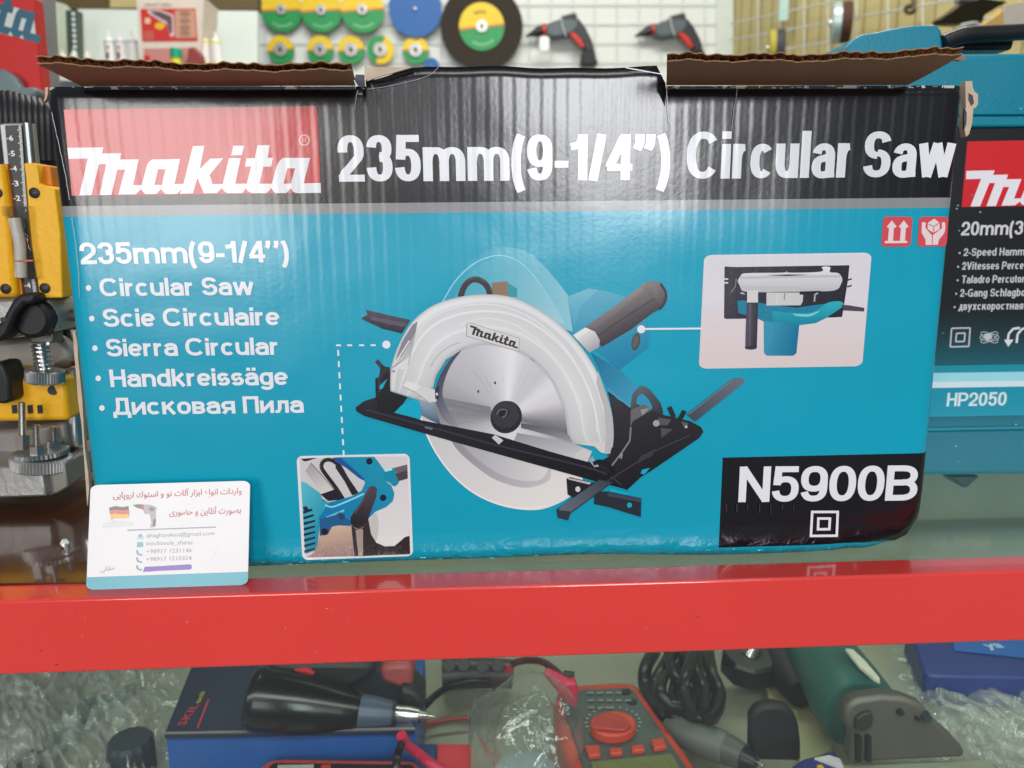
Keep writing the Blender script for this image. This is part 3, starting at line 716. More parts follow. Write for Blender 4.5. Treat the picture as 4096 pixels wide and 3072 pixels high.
I.ell((1300+943*.7685, 900+998*.7685), 62, 66, (34, 32, 40), 7, .5); I.ell((1300+938*.7685, 900+985*.7685), 54, 55, (52, 50, 58), 8, .5)
I.ell((1300+930*.7685, 900+975*.7685), 24, 20, (30, 28, 36), 9); al([(895,985),(910,960),(945,962),(940,990),(920,1000)], 6, (110, 108, 116), 10)
for k in range(46):
    a_k = R(k*7.8); r0_, r1_ = 120+random.random()*60, 230+random.random()*90; v_ = bladegrey(a_k)[0]+random.choice((-9, 9))
    p_, q_ = (945+r0_*math.cos(a_k), 995+r0_*math.sin(a_k)), (945+r1_*math.cos(a_k), 995+r1_*math.sin(a_k))
    if 0 < q_[1] < 1060 and q_[0] < 1180 and q_[0] > 660 and q_[1] > 700: I.line(a_([p_, q_]), 2, (v_, v_, v_+3), 6)
# upper guard
gu = [(340,800),(345,740),(362,680),(395,600),(450,510),(520,445),(600,402),(720,370),(850,360),(960,372),(1070,415),(1200,500),(1310,605),(1400,735),(1460,870),(1495,1000),(1500,1120),(1482,1192)]
gi = [(1435,1182),(1400,1150),(1290,1135),(1262,1085),(1245,960),(1180,810),(1080,700),(960,640),(830,620),(720,642),(630,700),(580,780),(558,852),(592,850),(578,918),(540,926),(480,905),(345,865)]
gg = [(p.x, p.y) for p in smooth_path([(x, y, 0) for x, y in gu], 4)]+gi
ap(gg, ((196, 194, 196), (214, 211, 208), 30), 8)
Og = [(p.x, p.y) for p in smooth_path([(x, y, 0) for x, y in [(341,862)]+gu[:-1]], 4)]
Ig = [(p.x, p.y) for p in smooth_path([(x, y, 0) for x, y in [(470,905),(556,856),(580,780),(630,700),(720,642),(830,620),(960,640),(1080,700),(1180,810),(1245,960),(1264,1085),(1300,1138)]], 5)]
I.band(a_(Og), a_(Ig), [(0, 176), (.03, 206), (.09, 226), (.15, 222), (.18, 206), (.30, 210), (.335, 232), (.37, 208), (.60, 214), (.66, 226), (.70, 210), (.93, 204), (1, 178)], 9, 80, lambda t: -10+18*math.sin(t*math.pi)+6*math.sin(t*9))
al([(356,760),(380,665),(430,560),(510,470),(600,420),(720,390),(850,382),(960,396),(1070,440),(1200,530),(1310,640),(1395,770),(1450,900),(1475,1010),(1480,1110)], 3, (228, 225, 223), 9)
al([(480,560),(560,480),(700,425),(850,412),(980,440),(1120,515),(1250,640),(1340,790),(1400,950),(1415,1080)], 5, (236, 234, 232), 10)
al([(700,520),(800,488),(900,492),(1010,530),(1130,620),(1230,740),(1300,860),(1340,950)], 6, (232, 230, 228), 10)
ap([(1420,760),(1460,870),(1495,1000),(1500,1120),(1482,1190),(1455,1185),(1462,1080),(1450,950),(1410,820)], (188, 185, 188), 9)
al([(550,735),(590,675),(650,630),(700,612)], 4, (180, 176, 176), 10)
ap([(455,520),(482,500),(480,520),(438,730),(410,740),(360,745),(375,670),(410,590)], ((150, 148, 154), (206, 204, 206), 120), 9)
ap([(455,522),(482,500),(470,560),(400,680),(370,700),(400,610)], (136, 134, 142), 10)
ap([(350,745),(440,680),(425,755),(350,740)], (222, 220, 218), 11)
al([(355,735),(440,600)], 7, (226, 224, 224), 11, False)
ap([(405,835),(430,810),(500,835),(470,865)], (228, 226, 226), 10); ap([(470,865),(500,838),(590,862),(580,918),(540,918)], (214, 212, 212), 10)
al([(405,840),(470,868),(540,920)], 4, (170, 168, 170), 11, False)
ap([(572,850),(595,835),(592,905),(575,905)], (50, 56, 70), 11); I.ell((1300+583*.7685, 900+878*.7685), 5, 6, (200, 210, 220), 12)
I.ell((1300+358*.7685, 900+760*.7685), 7, 4, (150, 140, 140), 11)
al([(345,862),(480,903),(545,925)], 5, (170, 168, 170), 10, False)
# name label on the guard
lq = [(740,505),(1012,590),(1005,655),(738,575)]
ap([(736,501),(1015,588),(1008,658),(734,578)], (160, 156, 156), 9); ap(lq, (216, 214, 212), 10)
o_ = a_([(752,565)])[0]; logo(I, o_, (250*.7685, 78*.7685), (4*.7685, -48*.7685), (62, 52, 54), 11)
# base plate
ap([(160,948),(205,915),(265,896),(300,985),(440,940),(480,1010),(880,1088),(1180,1180),(1400,1240),(1560,1372),(1400,1330),(880,1185),(560,1095),(205,992),(165,968)], ((34, 32, 40), (16, 15, 20), 70), 9)
cpoly([(362,975),(410,930),(480,905),(500,1000),(430,992)], TE, 10)
al([(215,960),(480,1030),(880,1140),(1400,1270),(1540,1350)], 9, (54, 52, 62), 11)
al([(520,1050),(560,1060)], 10, (104, 108, 128), 12)
ap([(868,1105),(885,1090),(928,1118),(905,1140)], (200, 200, 204), 12)
ap([(1480,1200),(1500,1150),(1500,1000),(1480,880),(1590,955),(1600,880),(1640,838),(1690,855),(1745,925),(1755,985),(1900,1020),(1955,1050),(1968,1075),(1945,1108),(1700,1275),(1640,1312),(1570,1378),(1470,1330),(1400,1250)], ((56, 52, 56), (20, 18, 24), 75), 7)
cpoly([(1590,960),(1598,890),(1630,845),(1660,838),(1700,868),(1745,930),(1755,985),(1700,960),(1650,930)], ((92, 96, 104), (46, 48, 54), 60), 8)
cpoly([(1618,925),(1628,890),(1655,880),(1690,920),(1700,955),(1660,950)], (40, 150, 184), 9)
ap([(1590,960),(1660,930),(1700,960),(1600,1020),(1588,1050)], (104, 102, 104), 9); ap([(1640,960),(1690,950),(1650,990)], (150, 148, 140), 10)
al([(1590,1050),(1585,1120),(1545,1180),(1480,1265)], 9, (128, 126, 130), 10, False)
al([(1500,1160),(1480,1200)], 26, (34, 32, 38), 8, False)
ap([(1735,1000),(1800,1012),(1780,1040),(1720,1040)], (88, 86, 92), 9); I.ell((1300+1722*.7685, 900+1030*.7685), 13, 13, (168, 166, 164), 10)
ap([(1745,1055),(1810,1060),(1750,1105)], (80, 78, 84), 10); ap([(1850,1020),(1890,1030),(1870,1060)], (90, 88, 94), 9); I.ell((1300+1878*.7685, 900+1048*.7685), 5, 6, (190, 188, 190), 10)
al([(1790,945),(1815,1000)], 24, (38, 40, 46), 9, False); al([(1870,965),(1845,1010)], 24, (34, 34, 40), 9, False)
al([(1530,1210),(1545,1185),(1540,1215)], 6, (150, 148, 150), 10)
al([(1470,1330),(1700,1180),(1900,1090)], 6, (62, 60, 70), 10, False); ap([(1640,1200),(1720,1160),(1700,1200),(1620,1240)], (58, 56, 66), 10)
ap([(1650,1270),(1690,1262),(1660,1296),(1640,1290)], TE, 10)
al([(1395,1240),(1440,1230),(1500,1275),(1460,1310)], 22, (20, 19, 24), 12)
ap([(1370,1220),(1390,1200),(1425,1255),(1400,1258)], (150, 168, 184), 11)
# guide fence
ap([(1880,985),(2110,805),(2140,793),(2178,798),(2176,822),(1925,1022)], ((104, 112, 122), (66, 74, 88), 130), 6); al([(1890,985),(2120,805)], 5, (118, 126, 138), 7, False)
ap([(1256,1318),(1275,1310),(1400,1340),(1330,1440),(1262,1400)], (29, 29, 36), 9)
ap([(1258,1312),(1385,1338),(1375,1348),(1268,1322)], (190, 188, 186), 10)
ap([(1400,1385),(1470,1385),(1645,1420),(1642,1518),(1470,1465),(1400,1450)], (38, 42, 52), 9); ap([(1470,1390),(1645,1422),(1642,1440),(1470,1408)], (62, 70, 82), 10)
I.ell((1300+1315*.7685, 900+1372*.7685), 10, 11, (214, 212, 210), 10); I.ell((1300+1583*.7685, 900+1455*.7685), 10, 10, TE, 11)
ap([(1203,1480),(1225,1462),(1425,1320),(1500,1335),(1275,1500),(1265,1535),(1212,1522)], (46, 52, 62), 13); ap([(1225,1462),(1425,1325),(1485,1338),(1280,1488),(1215,1480)], ((58, 66, 78), (100, 108, 118), 140), 14)
ap([(1480,1365),(1600,1395),(1560,1402),(1482,1385)], TE, 10)
I.build('printed_saw_picture', inkm, carton)

# ---- inset photograph right
I = Ink(F, OFF); b_ = crop(2700, 950, .4069)
def bp_(pts, col, l=0, sm=0):
    if sm: pts = [(p.x, p.y) for p in smooth_path([(x, y, 0) for x, y in pts], 5)]
    I.poly(b_(pts), col, l)
I.poly(rquad(b_([(285,172),(1932,148),(1838,1265),(232,1290)]), .05), ((224, 220, 226), (222, 206, 204), 90), 0)
I.poly(rquad(b_([(300,190),(1915,168),(1880,640),(262,700)]), .03), (220, 216, 222), 1)
bp_([(485,285),(600,290),(1712,272),(1700,400),(1640,780),(1550,785),(500,800),(480,790)], ((58, 56, 70), (34, 32, 42), 60), 2)
bp_([(485,285),(600,290),(605,795),(500,800),(480,790)], (58, 54, 64), 3)
for y in (408, 445): I.line(b_([(478, y), (520, y)]), 6, (220, 216, 222), 4)
for y in (410, 475): I.line(b_([(1690, y+10), (1735, y-5)]), 6, (60, 56, 66), 3)
I.line(b_([(600,400),(590,480),(550,540)]), 4, (130, 128, 138), 4)
bp_([(612,430),(640,380),(700,350),(1060,345),(1095,325),(1120,345),(1430,335),(1440,290),(1520,290),(1520,340),(1600,350),(1638,400),(1630,450),(1560,520),(1240,530),(720,535),(640,490)], ((232, 230, 230), (192, 190, 196), 90), 5, 1)
bp_([(880,370),(1100,362),(1320,365),(1100,378)], (58, 56, 62), 7); I.line(b_([(640,395),(1100,385),(1620,380)]), 9, (192, 190, 198), 6)
bp_([(640,470),(1240,490),(1580,500),(1560,522),(1240,532),(720,537)], (194, 192, 194), 6)
bp_([(610,620),(700,620),(880,650),(1180,690),(1620,630),(1632,690),(1500,780),(1380,840),(1220,860),(1180,860),(880,830),(820,800),(618,740)], (20, 128, 158), 4)
bp_([(950,720),(1150,740),(1350,730),(1500,640),(1630,630),(1628,690),(1400,820),(1220,858),(960,850)], ((40, 178, 192), (0, 134, 160), 90), 5, 1)
bp_([(1150,745),(1300,752),(1420,720),(1320,775),(1180,770)], (120, 206, 214), 6, 1)
bp_([(870,820),(1218,860),(1190,1135),(1160,1160),(900,1160),(872,1130)], ((60, 156, 186), (14, 112, 150), 15), 5); bp_([(870,820),(960,850),(950,1000),(880,1100)], (52, 150, 180), 6)
bp_([(895,540),(1258,540),(1250,630),(1230,665),(895,668)], (206, 204, 204), 7); I.line(b_([(1075,545),(1070,610)]), 5, (150, 146, 150), 8); I.line(b_([(1000,545),(1000,660)]), 4, (220, 218, 216), 8)
bp_([(705,520),(812,520),(812,640),(705,640)], (214, 212, 210), 7)
bp_([(702,638),(812,638),(806,900),(800,1085),(740,1095),(688,1080),(692,900)], ((86, 80, 98), (44, 38, 52), 0), 8); bp_([(728,650),(746,650),(735,1070),(722,1075)], (98, 92, 108), 9)
I.ell((2700+742*.4069, 950+1082*.4069), 24, 7, (52, 46, 60), 9)
bp_([(1630,660),(1700,665),(1856,690),(1855,725),(1650,715)], (72, 66, 80), 6)
bp_([(1220,530),(1440,522),(1300,565),(1220,560)], (34, 34, 42), 8); I.line(b_([(1400,545),(1370,560),(1365,630)]), 6, (180, 178, 180), 8)
bp_([(630,545),(660,535),(690,560),(650,555)], (180, 178, 182), 8)
I.build('inset_picture', inkm, carton)
# ---- inset photograph lower left
I = Ink(F, OFF); e_ = crop(1150, 1780, .3014)
def ep(pts, col, l=0, sm=0):
    if sm: pts = [(p.x, p.y) for p in smooth_path([(x, y, 0) for x, y in pts], 5)]
    I.poly(e_(pts), col, l)
def el(pts, wd, col, l): I.line(e_([(p.x, p.y) for p in smooth_path([(x, y, 0) for x, y in pts], 5)]), wd*.3014, col, l)
I.poly(rquad(e_([(120,145),(1620,112),(1668,1470),(200,1525)]), .055), (228, 226, 228), 0)
ep([(162,175),(1590,150),(1630,1455),(240,1490)], (206, 202, 202), 1)
ep([(1080,150),(1590,150),(1625,1440),(1100,1440)], ((214, 208, 210), (226, 224, 222), 80), 2)
ep([(430,1200),(600,1060),(860,1070),(880,1470),(245,1490),(340,1440)], ((212, 184, 160), (140, 112, 108), 80), 3)
ep([(182,180),(400,165),(260,212),(220,215)], (52, 42, 50), 3)
ep([(310,235),(430,370),(620,590),(450,660),(330,470),(240,340)], ((166, 160, 164), (216, 210, 206), 70), 3); el([(310,235),(400,330),(620,590)], 10, (120, 112, 116), 4)
ep([(440,650),(640,580),(740,720),(540,740)], (34, 28, 38), 4)
el([(740,715),(640,560),(520,400),(455,300),(470,220),(540,190),(620,215),(700,290),(800,470),(910,650)], 52, (36, 30, 38), 5)
ep([(640,215),(700,250),(790,400),(945,630),(860,665),(760,480),(640,300)], (38, 32, 40), 6)
ep([(600,165),(720,158),(1000,395),(1040,480),(960,440),(780,300),(640,215)], (24, 84, 150), 6, 0)
ep([(700,158),(1150,152),(1200,210),(1285,330),(1290,470),(1380,530),(1420,640),(1400,740),(1310,820),(1170,880),(1080,970),(1060,1010),(840,1070),(640,1060),(430,1040),(200,760),(180,480),(250,520),(450,700),(540,760),(700,720),(870,670),(985,600),(1030,500),(1015,440),(900,330)], ((0, 118, 176), (20, 148, 176), -40), 6)
ep([(250,500),(440,640),(470,740),(560,760),(420,960),(430,1060),(400,1320),(350,1400),(240,1440),(180,480)], ((90, 190, 204), (14, 140, 168), 40), 7)
for i in range(9):
    y = 800+i*74; ep([(205,y+20),(250,y+5),(300+min(i,3)*26,y+60),(225+i,y+70)] if i < 1 else [(208+i*2,y),(300+min(i,3)*24,y-36),(325+min(i,3)*14,y-8),(212+i*2,y+36)], (22, 44, 70), 8)
el([(500,790),(600,815),(800,740),(1020,640)], 20, (150, 222, 232), 8); el([(520,960),(640,910),(755,860)], 26, (110, 200, 214), 8)
ep([(430,1060),(440,980),(640,920),(700,880),(760,960),(840,1000),(830,1070),(690,1055),(590,1080),(540,1180),(430,1200)], (30, 92, 140), 8)
I.ell((1150+495*.3014, 1780+1145*.3014), 14, 14, (30, 26, 38), 9); I.ell((1150+722*.3014, 1780+945*.3014), 13, 13, (44, 66, 100), 9)
I.ell((1150+1088*.3014, 1780+212*.3014), 13, 13, (12, 32, 48), 8); I.ell((1150+1270*.3014, 1780+695*.3014), 13, 13, (12, 32, 48), 8)
ep([(1280,330),(1390,300),(1440,350),(1480,480),(1420,545),(1360,500),(1290,470)], (8, 140, 168), 7, 1); el([(1290,335),(1390,310)], 34, (190, 226, 232), 8)
ep([(1410,300),(1590,255),(1598,440),(1480,475),(1450,360)], (112, 96, 104), 6); ep([(1430,380),(1592,330),(1596,440),(1478,475)], (78, 64, 72), 7)
ep([(1080,1000),(1180,900),(1210,1100),(1180,1260),(1120,1240)], (196, 196, 192), 3, 1)
ep([(850,1070),(1075,980),(1110,1180),(1180,1290),(1290,1340),(1420,1335),(1500,1270),(1560,1215),(1620,1200),(1628,1440),(890,1472)], ((58, 46, 50), (30, 22, 24), 60), 9)
ep([(905,1120),(1005,1110),(1005,1470),(945,1472)], (164, 146, 136), 10)
ep([(1095,545),(1150,540),(1190,570),(1180,680),(1100,900),(1060,1000),(1000,1060),(900,1080),(840,1040),(840,950),(900,860),(1000,720),(1070,590)], ((80, 68, 78), (34, 26, 32), 110), 11)
el([(1090,560),(1000,730),(900,900)], 22, (86, 74, 86), 12); el([(880,1085),(950,1110),(1010,1080)], 8, (150, 144, 146), 12)
I.build('inset_picture', inkm, carton)
# scuffs, creases, bare paper, and glints painted under the model number
I = Ink(F, OFF)
sc = (150, 152, 160)
for pts, wd in (([(1432,362),(1424,400),(1420,440)], 5), ([(2663,335),(2668,420),(2672,490)], 4), ([(2950,340),(2935,430),(2925,520)], 4), ([(210,450),(235,560),(265,700),(282,800)], 4),
                ([(290,870),(305,960),(318,1100),(322,1190)], 4), ([(1470,358),(1560,345),(1700,310),(1755,270)], 4), ([(2500,272),(2600,290),(2660,300)], 7)):
    wd *= .5
    I.line([(p.x+random.uniform(-1, 1), p.y) for p in smooth_path([(x, y, 0) for x, y in pts], 6)], wd, sc, 15)
for i in range(90):
    x = random.uniform(330, 3780)
    if i < 60 and 1440 < x < 2670: continue
    if i >= 60 and not 1030 < x < 3330: continue
    y = 346+6*random.random() if i < 60 else 2262-(x-1000)*.03-random.random()*16
    I.line([(x, y), (x+random.uniform(4, 26), y+random.uniform(-2, 2))], random.uniform(1.5, 4), (168, 166, 166) if i < 60 else (90, 186, 200), 15)
for x in (2903, 2945, 2988, 3035, 3080, 3125, 3172): I.line([(x+random.uniform(-3, 3), 2014+random.uniform(0, 8)), (x+1, 2030+random.uniform(0, 24))], random.uniform(2, 4), (62, 62, 70), 15)  # glints of light drawn as thin ink ticks below the letters
I.build('scuffs_and_glints', inkm, carton, kind='stuff')

# =================================================================== BUSINESS CARD
P0 = Vector((0, -.0205, .0016)); nrm = Vector((0, -1, .27)).normalized()
card = thing('business_card', 'white business card with teal bottom stripe, leaning on the carton', 'business card', G(660, 2345, .0013))
Cm = lambda x, y: plane_hit(x, y, P0, nrm)
d_ = crop(320, 1900, .3165)
cq = rquad(d_([(135,128),(2150,72),(2120,1388),(78,1452)]), .05)
me = extrude_me('card_sheet', [Cm(*p) for p in cq], -nrm*.0006)
link('card_sheet', me, mat('card_stock', (236, 234, 234), .35, var=.02), card)
I = Ink(Cm, nrm); I.base = .00012; cm_ = ink_mat('card_ink', .3, False)
stripe = [p for p in cq if p[1] > 1900+1250*.3165]
bs = [p for p in rquad(d_([(135,128),(2150,72),(2120,1388),(78,1452)]), .05, 10)]
lo = [p for p in bs if p[1] > 1900+1320*.3165]
I.poly([d_([(82,1292)])[0], d_([(2124,1222)])[0]]+lo, (38, 158, 178), 0)
AR = {'a': 0xFE8E}
rd = (176, 62, 62); gy = (150, 150, 150)
import unicodedata
def shape(txt):
    """join the letters of a right-to-left line into their written forms"""
    T = {'ا': (0xFE8D, 0xFE8E, 0, 0), 'آ': (0xFE81, 0xFE82, 0, 0), 'و': (0xFEED, 0xFEEE, 0, 0), 'ر': (0xFEAD, 0xFEAE, 0, 0), 'د': (0xFEA9, 0xFEAA, 0, 0), 'ز': (0xFEAF, 0xFEB0, 0, 0),
         'ت': (0xFE95, 0xFE96, 0xFE97, 0xFE98), 'ن': (0xFEE5, 0xFEE6, 0xFEE7, 0xFEE8), 'ع': (0xFEC9, 0xFECA, 0xFECB, 0xFECC), 'ب': (0xFE8F, 0xFE90, 0xFE91, 0xFE92),
         'ل': (0xFEDD, 0xFEDE, 0xFEDF, 0xFEE0), 'س': (0xFEB1, 0xFEB2, 0xFEB3, 0xFEB4), 'ک': (0xFED9, 0xFEDA, 0xFEDB, 0xFEDC), 'پ': (0xFB56, 0xFB57, 0xFB58, 0xFB59),
         'ی': (0xFEEF, 0xFEF0, 0xFEF3, 0xFEF4), 'ص': (0xFEB9, 0xFEBA, 0xFEBB, 0xFEBC), 'ح': (0xFEA1, 0xFEA2, 0xFEA3, 0xFEA4), 'ض': (0xFEBD, 0xFEBE, 0xFEBF, 0xFEC0), 'ق': (0xFED5, 0xFED6, 0xFED7, 0xFED8)}
    out = []
    for i, c_ in enumerate(txt):
        if c_ not in T: out.append(c_); continue
        pj = i > 0 and txt[i-1] in T and T[txt[i-1]][2]; nj = T[c_][2] and i+1 < len(txt) and txt[i+1] in T
        out.append(chr(T[c_][(3 if nj else 1) if pj else (2 if nj else 0)]))
    return ''.join(out[::-1])
def dt(s, x0, y0, x1, y1, hh, col, off=.0):
    q = d_([(x0, y0), (x1, y1), (x0, y0-hh)]); btext(I, s, q[0], q[1], q[2], col, 2, off)
dt(shape('واردات انواع ابزار آلات نو و استوک اروپایی'), 418, 335, 2045, 275, 130, rd, .012)
dt(shape('بصورت آنلاین و حضوری'), 1130, 535, 2035, 505, 120, rd, .012)
dt(shape('حقانی'), 260, 1240, 440, 1215, 80, (150, 150, 150))
dt('ahaghanikaz@gmail.com', 842, 806, 1700, 775, 70, gy); dt('stocktools_shiraz', 835, 898, 1428, 885, 62, gy)
dt('+98917 1231146', 838, 990, 1412, 975, 50, gy); dt('+98917 1210324', 838, 1090, 1410, 1072, 50, gy)
I.line(d_([(600,698),(1720,658)]), 4, (110, 130, 138), 2)
I.poly(d_([(370,412),(450,392),(540,405),(612,392),(618,440),(540,450),(450,438),(375,450)]), (74, 66, 70), 2)
I.poly(d_([(375,450),(450,438),(540,450),(618,440),(624,492),(540,500),(450,488),(382,498)]), (206, 84, 88), 2)
I.poly(d_([(382,498),(450,488),(540,500),(624,492),(618,540),(540,548),(420,545),(400,580),(390,560)]), (222, 176, 60), 2)
I.poly(d_([(290,610),(400,590),(550,582),(680,600),(660,645),(285,660)]), (206, 206, 206), 2); dt('Made', 425, 605, 545, 602, 22, (60, 60, 60)); dt('in Germany', 340, 645, 620, 638, 36, (70, 70, 70))
I.poly(d_([(668,380),(730,368),(790,372),(790,430),(720,415)]), (86, 82, 86), 2); I.poly(d_([(785,372),(810,372),(808,440),(782,430)]), (180, 60, 70), 3)
I.poly(d_([(808,372),(900,378),(968,410),(955,470),(960,600),(940,658),(885,658),(905,600),(880,490),(820,490),(800,440)]), (158, 152, 158), 2); I.poly(d_([(880,400),(950,420),(930,460),(880,450)]), (96, 90, 96), 3); I.poly(d_([(930,560),(962,560),(950,650),(920,650)]), (80, 70, 78), 3)
tq = (66, 150, 156)
I.poly(d_([(730,770),(762,742),(795,768),(795,808),(730,808)]), (150, 196, 200), 2); I.poly(d_([(738,765),(762,748),(788,765),(762,785)]), tq, 3)
I.poly(d_([(722,850),(796,845),(794,908),(722,912)]), (86, 166, 176), 2)
for y in (980, 1072, 1170): I.line(d_([(722,y-30),(722,y),(745,y+25),(785,y+30)]), 6, tq, 2)
I.poly(d_([(820,1160),(1000,1152),(1390,1128),(1415,1145),(1405,1190),(1370,1195),(1000,1210),(798,1224)]), (100, 62, 168), 3)
I.line(d_([(1725,920),(1700,1010),(1640,1090),(1540,1150)]), 1.6, (214, 214, 216), 2)
I.build('card_print', cm_, card)

# =================================================================== RIGHT: MOULDED TOOL CASE
YC = .125
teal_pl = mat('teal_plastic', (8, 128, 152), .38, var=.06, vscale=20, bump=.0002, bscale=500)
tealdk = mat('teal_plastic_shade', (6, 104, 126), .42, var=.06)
blkpl = mat('black_plastic', (22, 22, 25), .35, var=.2, vscale=60)
case = thing('tool_case', 'teal moulded hammer drill case with a black label, standing behind the carton at right', 'tool case', (.34, YC+.06, 0))
body = prism('case_shell', [(3420, 218), (4420, 205), (4420, 1900), (3300, 1908)], YC+.006, .1, teal_pl, case, bev=.004)
prism('shell_rib', [(3440, 468), (4420, 462), (4420, 505), (3440, 512)], YC, .02, teal_pl, case, bev=.0015)
prism('shell_rib', [(3400, 405), (4420, 398), (4420, 458), (3400, 464)], YC+.003, .02, teal_pl, case, bev=.001)
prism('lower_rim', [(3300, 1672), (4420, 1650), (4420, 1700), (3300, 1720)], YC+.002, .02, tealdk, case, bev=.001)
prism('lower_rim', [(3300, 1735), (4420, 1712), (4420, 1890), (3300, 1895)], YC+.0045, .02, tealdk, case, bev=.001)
prism('case_foot', E_([(2010,318),(2250,312),(2150,405),(2120,405)]), YC+.012, .02, blkpl, case, bev=.001)
hm = prism('carry_housing', c4([(755,440),(790,375),(850,310),(925,268),(1010,262),(1100,240),(1290,205),(1400,197),(1520,203),(1555,240),(1565,330),(1570,440)]), YC+.03, .05, teal_pl, case, bev=.006)
tube('case_handle', [V(*p, YC+.03) for p in c4([(1560,345),(1640,310),(1740,280),(1900,270),(2100,262),(2300,250)])], .0052, blkpl, case)
prism('case_handle_base', c4([(1560,345),(1760,290),(2150,280),(2120,400),(1600,398)]), YC+.04, .02, blkpl, case, bev=.002)
FC = lambda x, y: V(x, y, YC)
I = Ink(FC, OFF); g_ = crop(3400, 400, .904)
pl = ink_mat('label_ink', .3, False)
I.poly([(3700, 519), (4420, 508), (4420, 1452), (3650, 1462)], (20, 21, 24), 0)
nb = 10
for i in range(nb):
    u0, u1 = i/nb, (i+1)/nb; c0 = (20+0*u0, 21+70*u0, 24+80*u0); c1_ = (20, 21+70*u1, 24+80*u1)
    I.n += 1; I.add3([FC(3700, 1220+240*u0), FC(4420, 1212+240*u0), FC(4420, 1212+240*u1), FC(3700, 1220+240*u1)], [c0, c0, c1_, c1_], 1*.00004)
I.poly([(3700, 1462), (4420, 1452), (4420, 1484), (3700, 1492)], (20, 140, 160), 1)
I.poly([(3700, 1492), (4420, 1482), (4420, 1518), (3700, 1528)], (150, 212, 224), 1); I.poly([(3700, 1528), (4420, 1518), (4420, 1540), (3700, 1552)], (206, 222, 232), 1)
I.poly([(3700, 1552), (4420, 1540), (4420, 1655), (3700, 1668)], (0, 140, 166), 1)
I.poly([(3868, 566), (4420, 556), (4420, 820), (3845, 828)], (214, 30, 40), 2)
logo(I, (3843, 826), (800, -14), (22, -150), (236, 234, 240), 3)
write(I, '20mm(3', (3842, 942), (4088, 938), (3846, 887), (214, 214, 218), 3, t=.14, h=.11, k=.85)
for s, x0, x1, y in (('2-Speed Hamm', 3852, 4096, 1024), ('2Vitesses Perce', 3846, 4092, 1079), ('Taladro Percutor', 3844, 4096, 1133), ('2-Gang Schlagbo', 3838, 4098, 1187), ('двухскоростная', 3832, 4090, 1240)):
    write(I, s, (x0, y), (x1, y-3), (x0+1, y-31), (200, 202, 206), 3, t=.115, h=.10, k=.8, gap=.06); I.ell((x0-15, y-12), 4, 4, (200, 202, 206), 3)
def fr2(q, wd, col): I.line(q+[q[0]], wd, col, 3)
fr2(g_([(448,1010),(530,1008),(524,1090),(442,1092)]), 6, (190, 196, 200)); fr2(g_([(470,1032),(508,1031),(504,1068),(466,1069)]), 6, (190, 196, 200))
for rot in (.5, -.5, 0): I.line([(3400+.904*(615+42*math.cos(a)*math.cos(rot)-14*math.sin(a)*math.sin(rot)), 400+.904*(1050+42*math.cos(a)*math.sin(rot)+16*math.sin(a)*math.cos(rot))) for a in [i*.3 for i in range(22)]], 3, (180, 188, 190), 3)
I.ell((3400+.904*608, 400+.904*1048), 17, 13, (190, 196, 196), 4)
for dx in (0, 40): I.line(g_([(695+dx,1075),(700+dx,1035),(720+dx,1012),(750+dx,1008)]), 9, (220, 222, 226), 3)
I.poly(g_([(680,1060),(722,1060),(698,1092)]), (220, 222, 226), 4)
write(I, 'HP2050', (3784, 1625), (4022, 1621), (3788, 1571), (206, 220, 228), 3, t=.14, h=.115, k=.95)
for i in range(16):
    x, y = random.uniform(3760, 4096), random.uniform(230, 1890); r_ = random.uniform(1.5, 4.5); I.ell((x, y), r_, r_*.8, (120, 190, 200), 5, n=6)
I.build('case_label', pl, case)

# =================================================================== LEFT: PLUNGE ROUTER
YR = .10
yel = mat('yellow_plastic', (238, 178, 18), .42, var=.08, vscale=30, bump=.0003, bscale=260)
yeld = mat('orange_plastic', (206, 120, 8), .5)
alu = mat('cast_aluminium', (172, 172, 170), .42, .75, var=.12, vscale=70, bump=.0004, bscale=180)
chrome = mat('bright_steel', (200, 200, 198), .22, .95, var=.06)
dark = mat('dark_rubber', (26, 25, 28), .5, var=.2)
router = thing('plunge_router', 'yellow plunge router with a printed depth scale, standing beside the left end of the carton', 'router', (-.24, YR+.04, 0))
p5 = crop(0, 400, .4823); p6 = crop(0, 1100, .784)
prism('router_body', p5([(195,522),(290,522),(305,545),(320,600),(325,700),(440,720),(455,740),(500,1100),(520,1640),(330,1645),(262,1220),(230,900),(210,640)]), YR, .03, yel, router, bev=.003)
prism('router_body', p5([(-500,525),(20,530),(60,860),(140,1640),(-500,1645)]), YR, .03, yel, router, bev=.003)
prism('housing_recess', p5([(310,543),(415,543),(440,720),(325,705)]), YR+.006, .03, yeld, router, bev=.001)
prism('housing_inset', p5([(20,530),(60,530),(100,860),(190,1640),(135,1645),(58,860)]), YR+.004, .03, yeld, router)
prism('scale_rail', p5([(-10,195),(40,190),(255,190),(290,525),(330,1000),(60,1000),(25,525)]), YR+.008, .006, mat('galvanised_steel', (150, 156, 156), .3, .8), router, bev=.0008)
tube('scale_edge', [V(*p, YR+.007) for p in p5([(230,192),(262,540)])], .0026, mat('galvanised_steel', (150, 156, 156)), router, sm=False)
prism('scale_plate', p5([(40,210),(178,205),(225,880),(240,1000),(325,1660),(200,1660),(100,880)]), YR+.006, .002, mat('scale_black', (62, 62, 62), .45), router)
I = Ink(lambda x, y: V(x, y, YR+.006), OFF)
for i in range(62):
    t = i/61; y = 215+t*(880-215); x = 178+t*(225-178); L_ = 36 if i % 10 == 3 else (28 if i % 5 == 3 else 22)
    I.line(p5([(x-L_, y+2), (x, y-1)]), 3, (222, 222, 220), 1)
I.build('scale_marks', pl, router); I = Ink(lambda x, y: V(x, y, YR+.006), OFF)
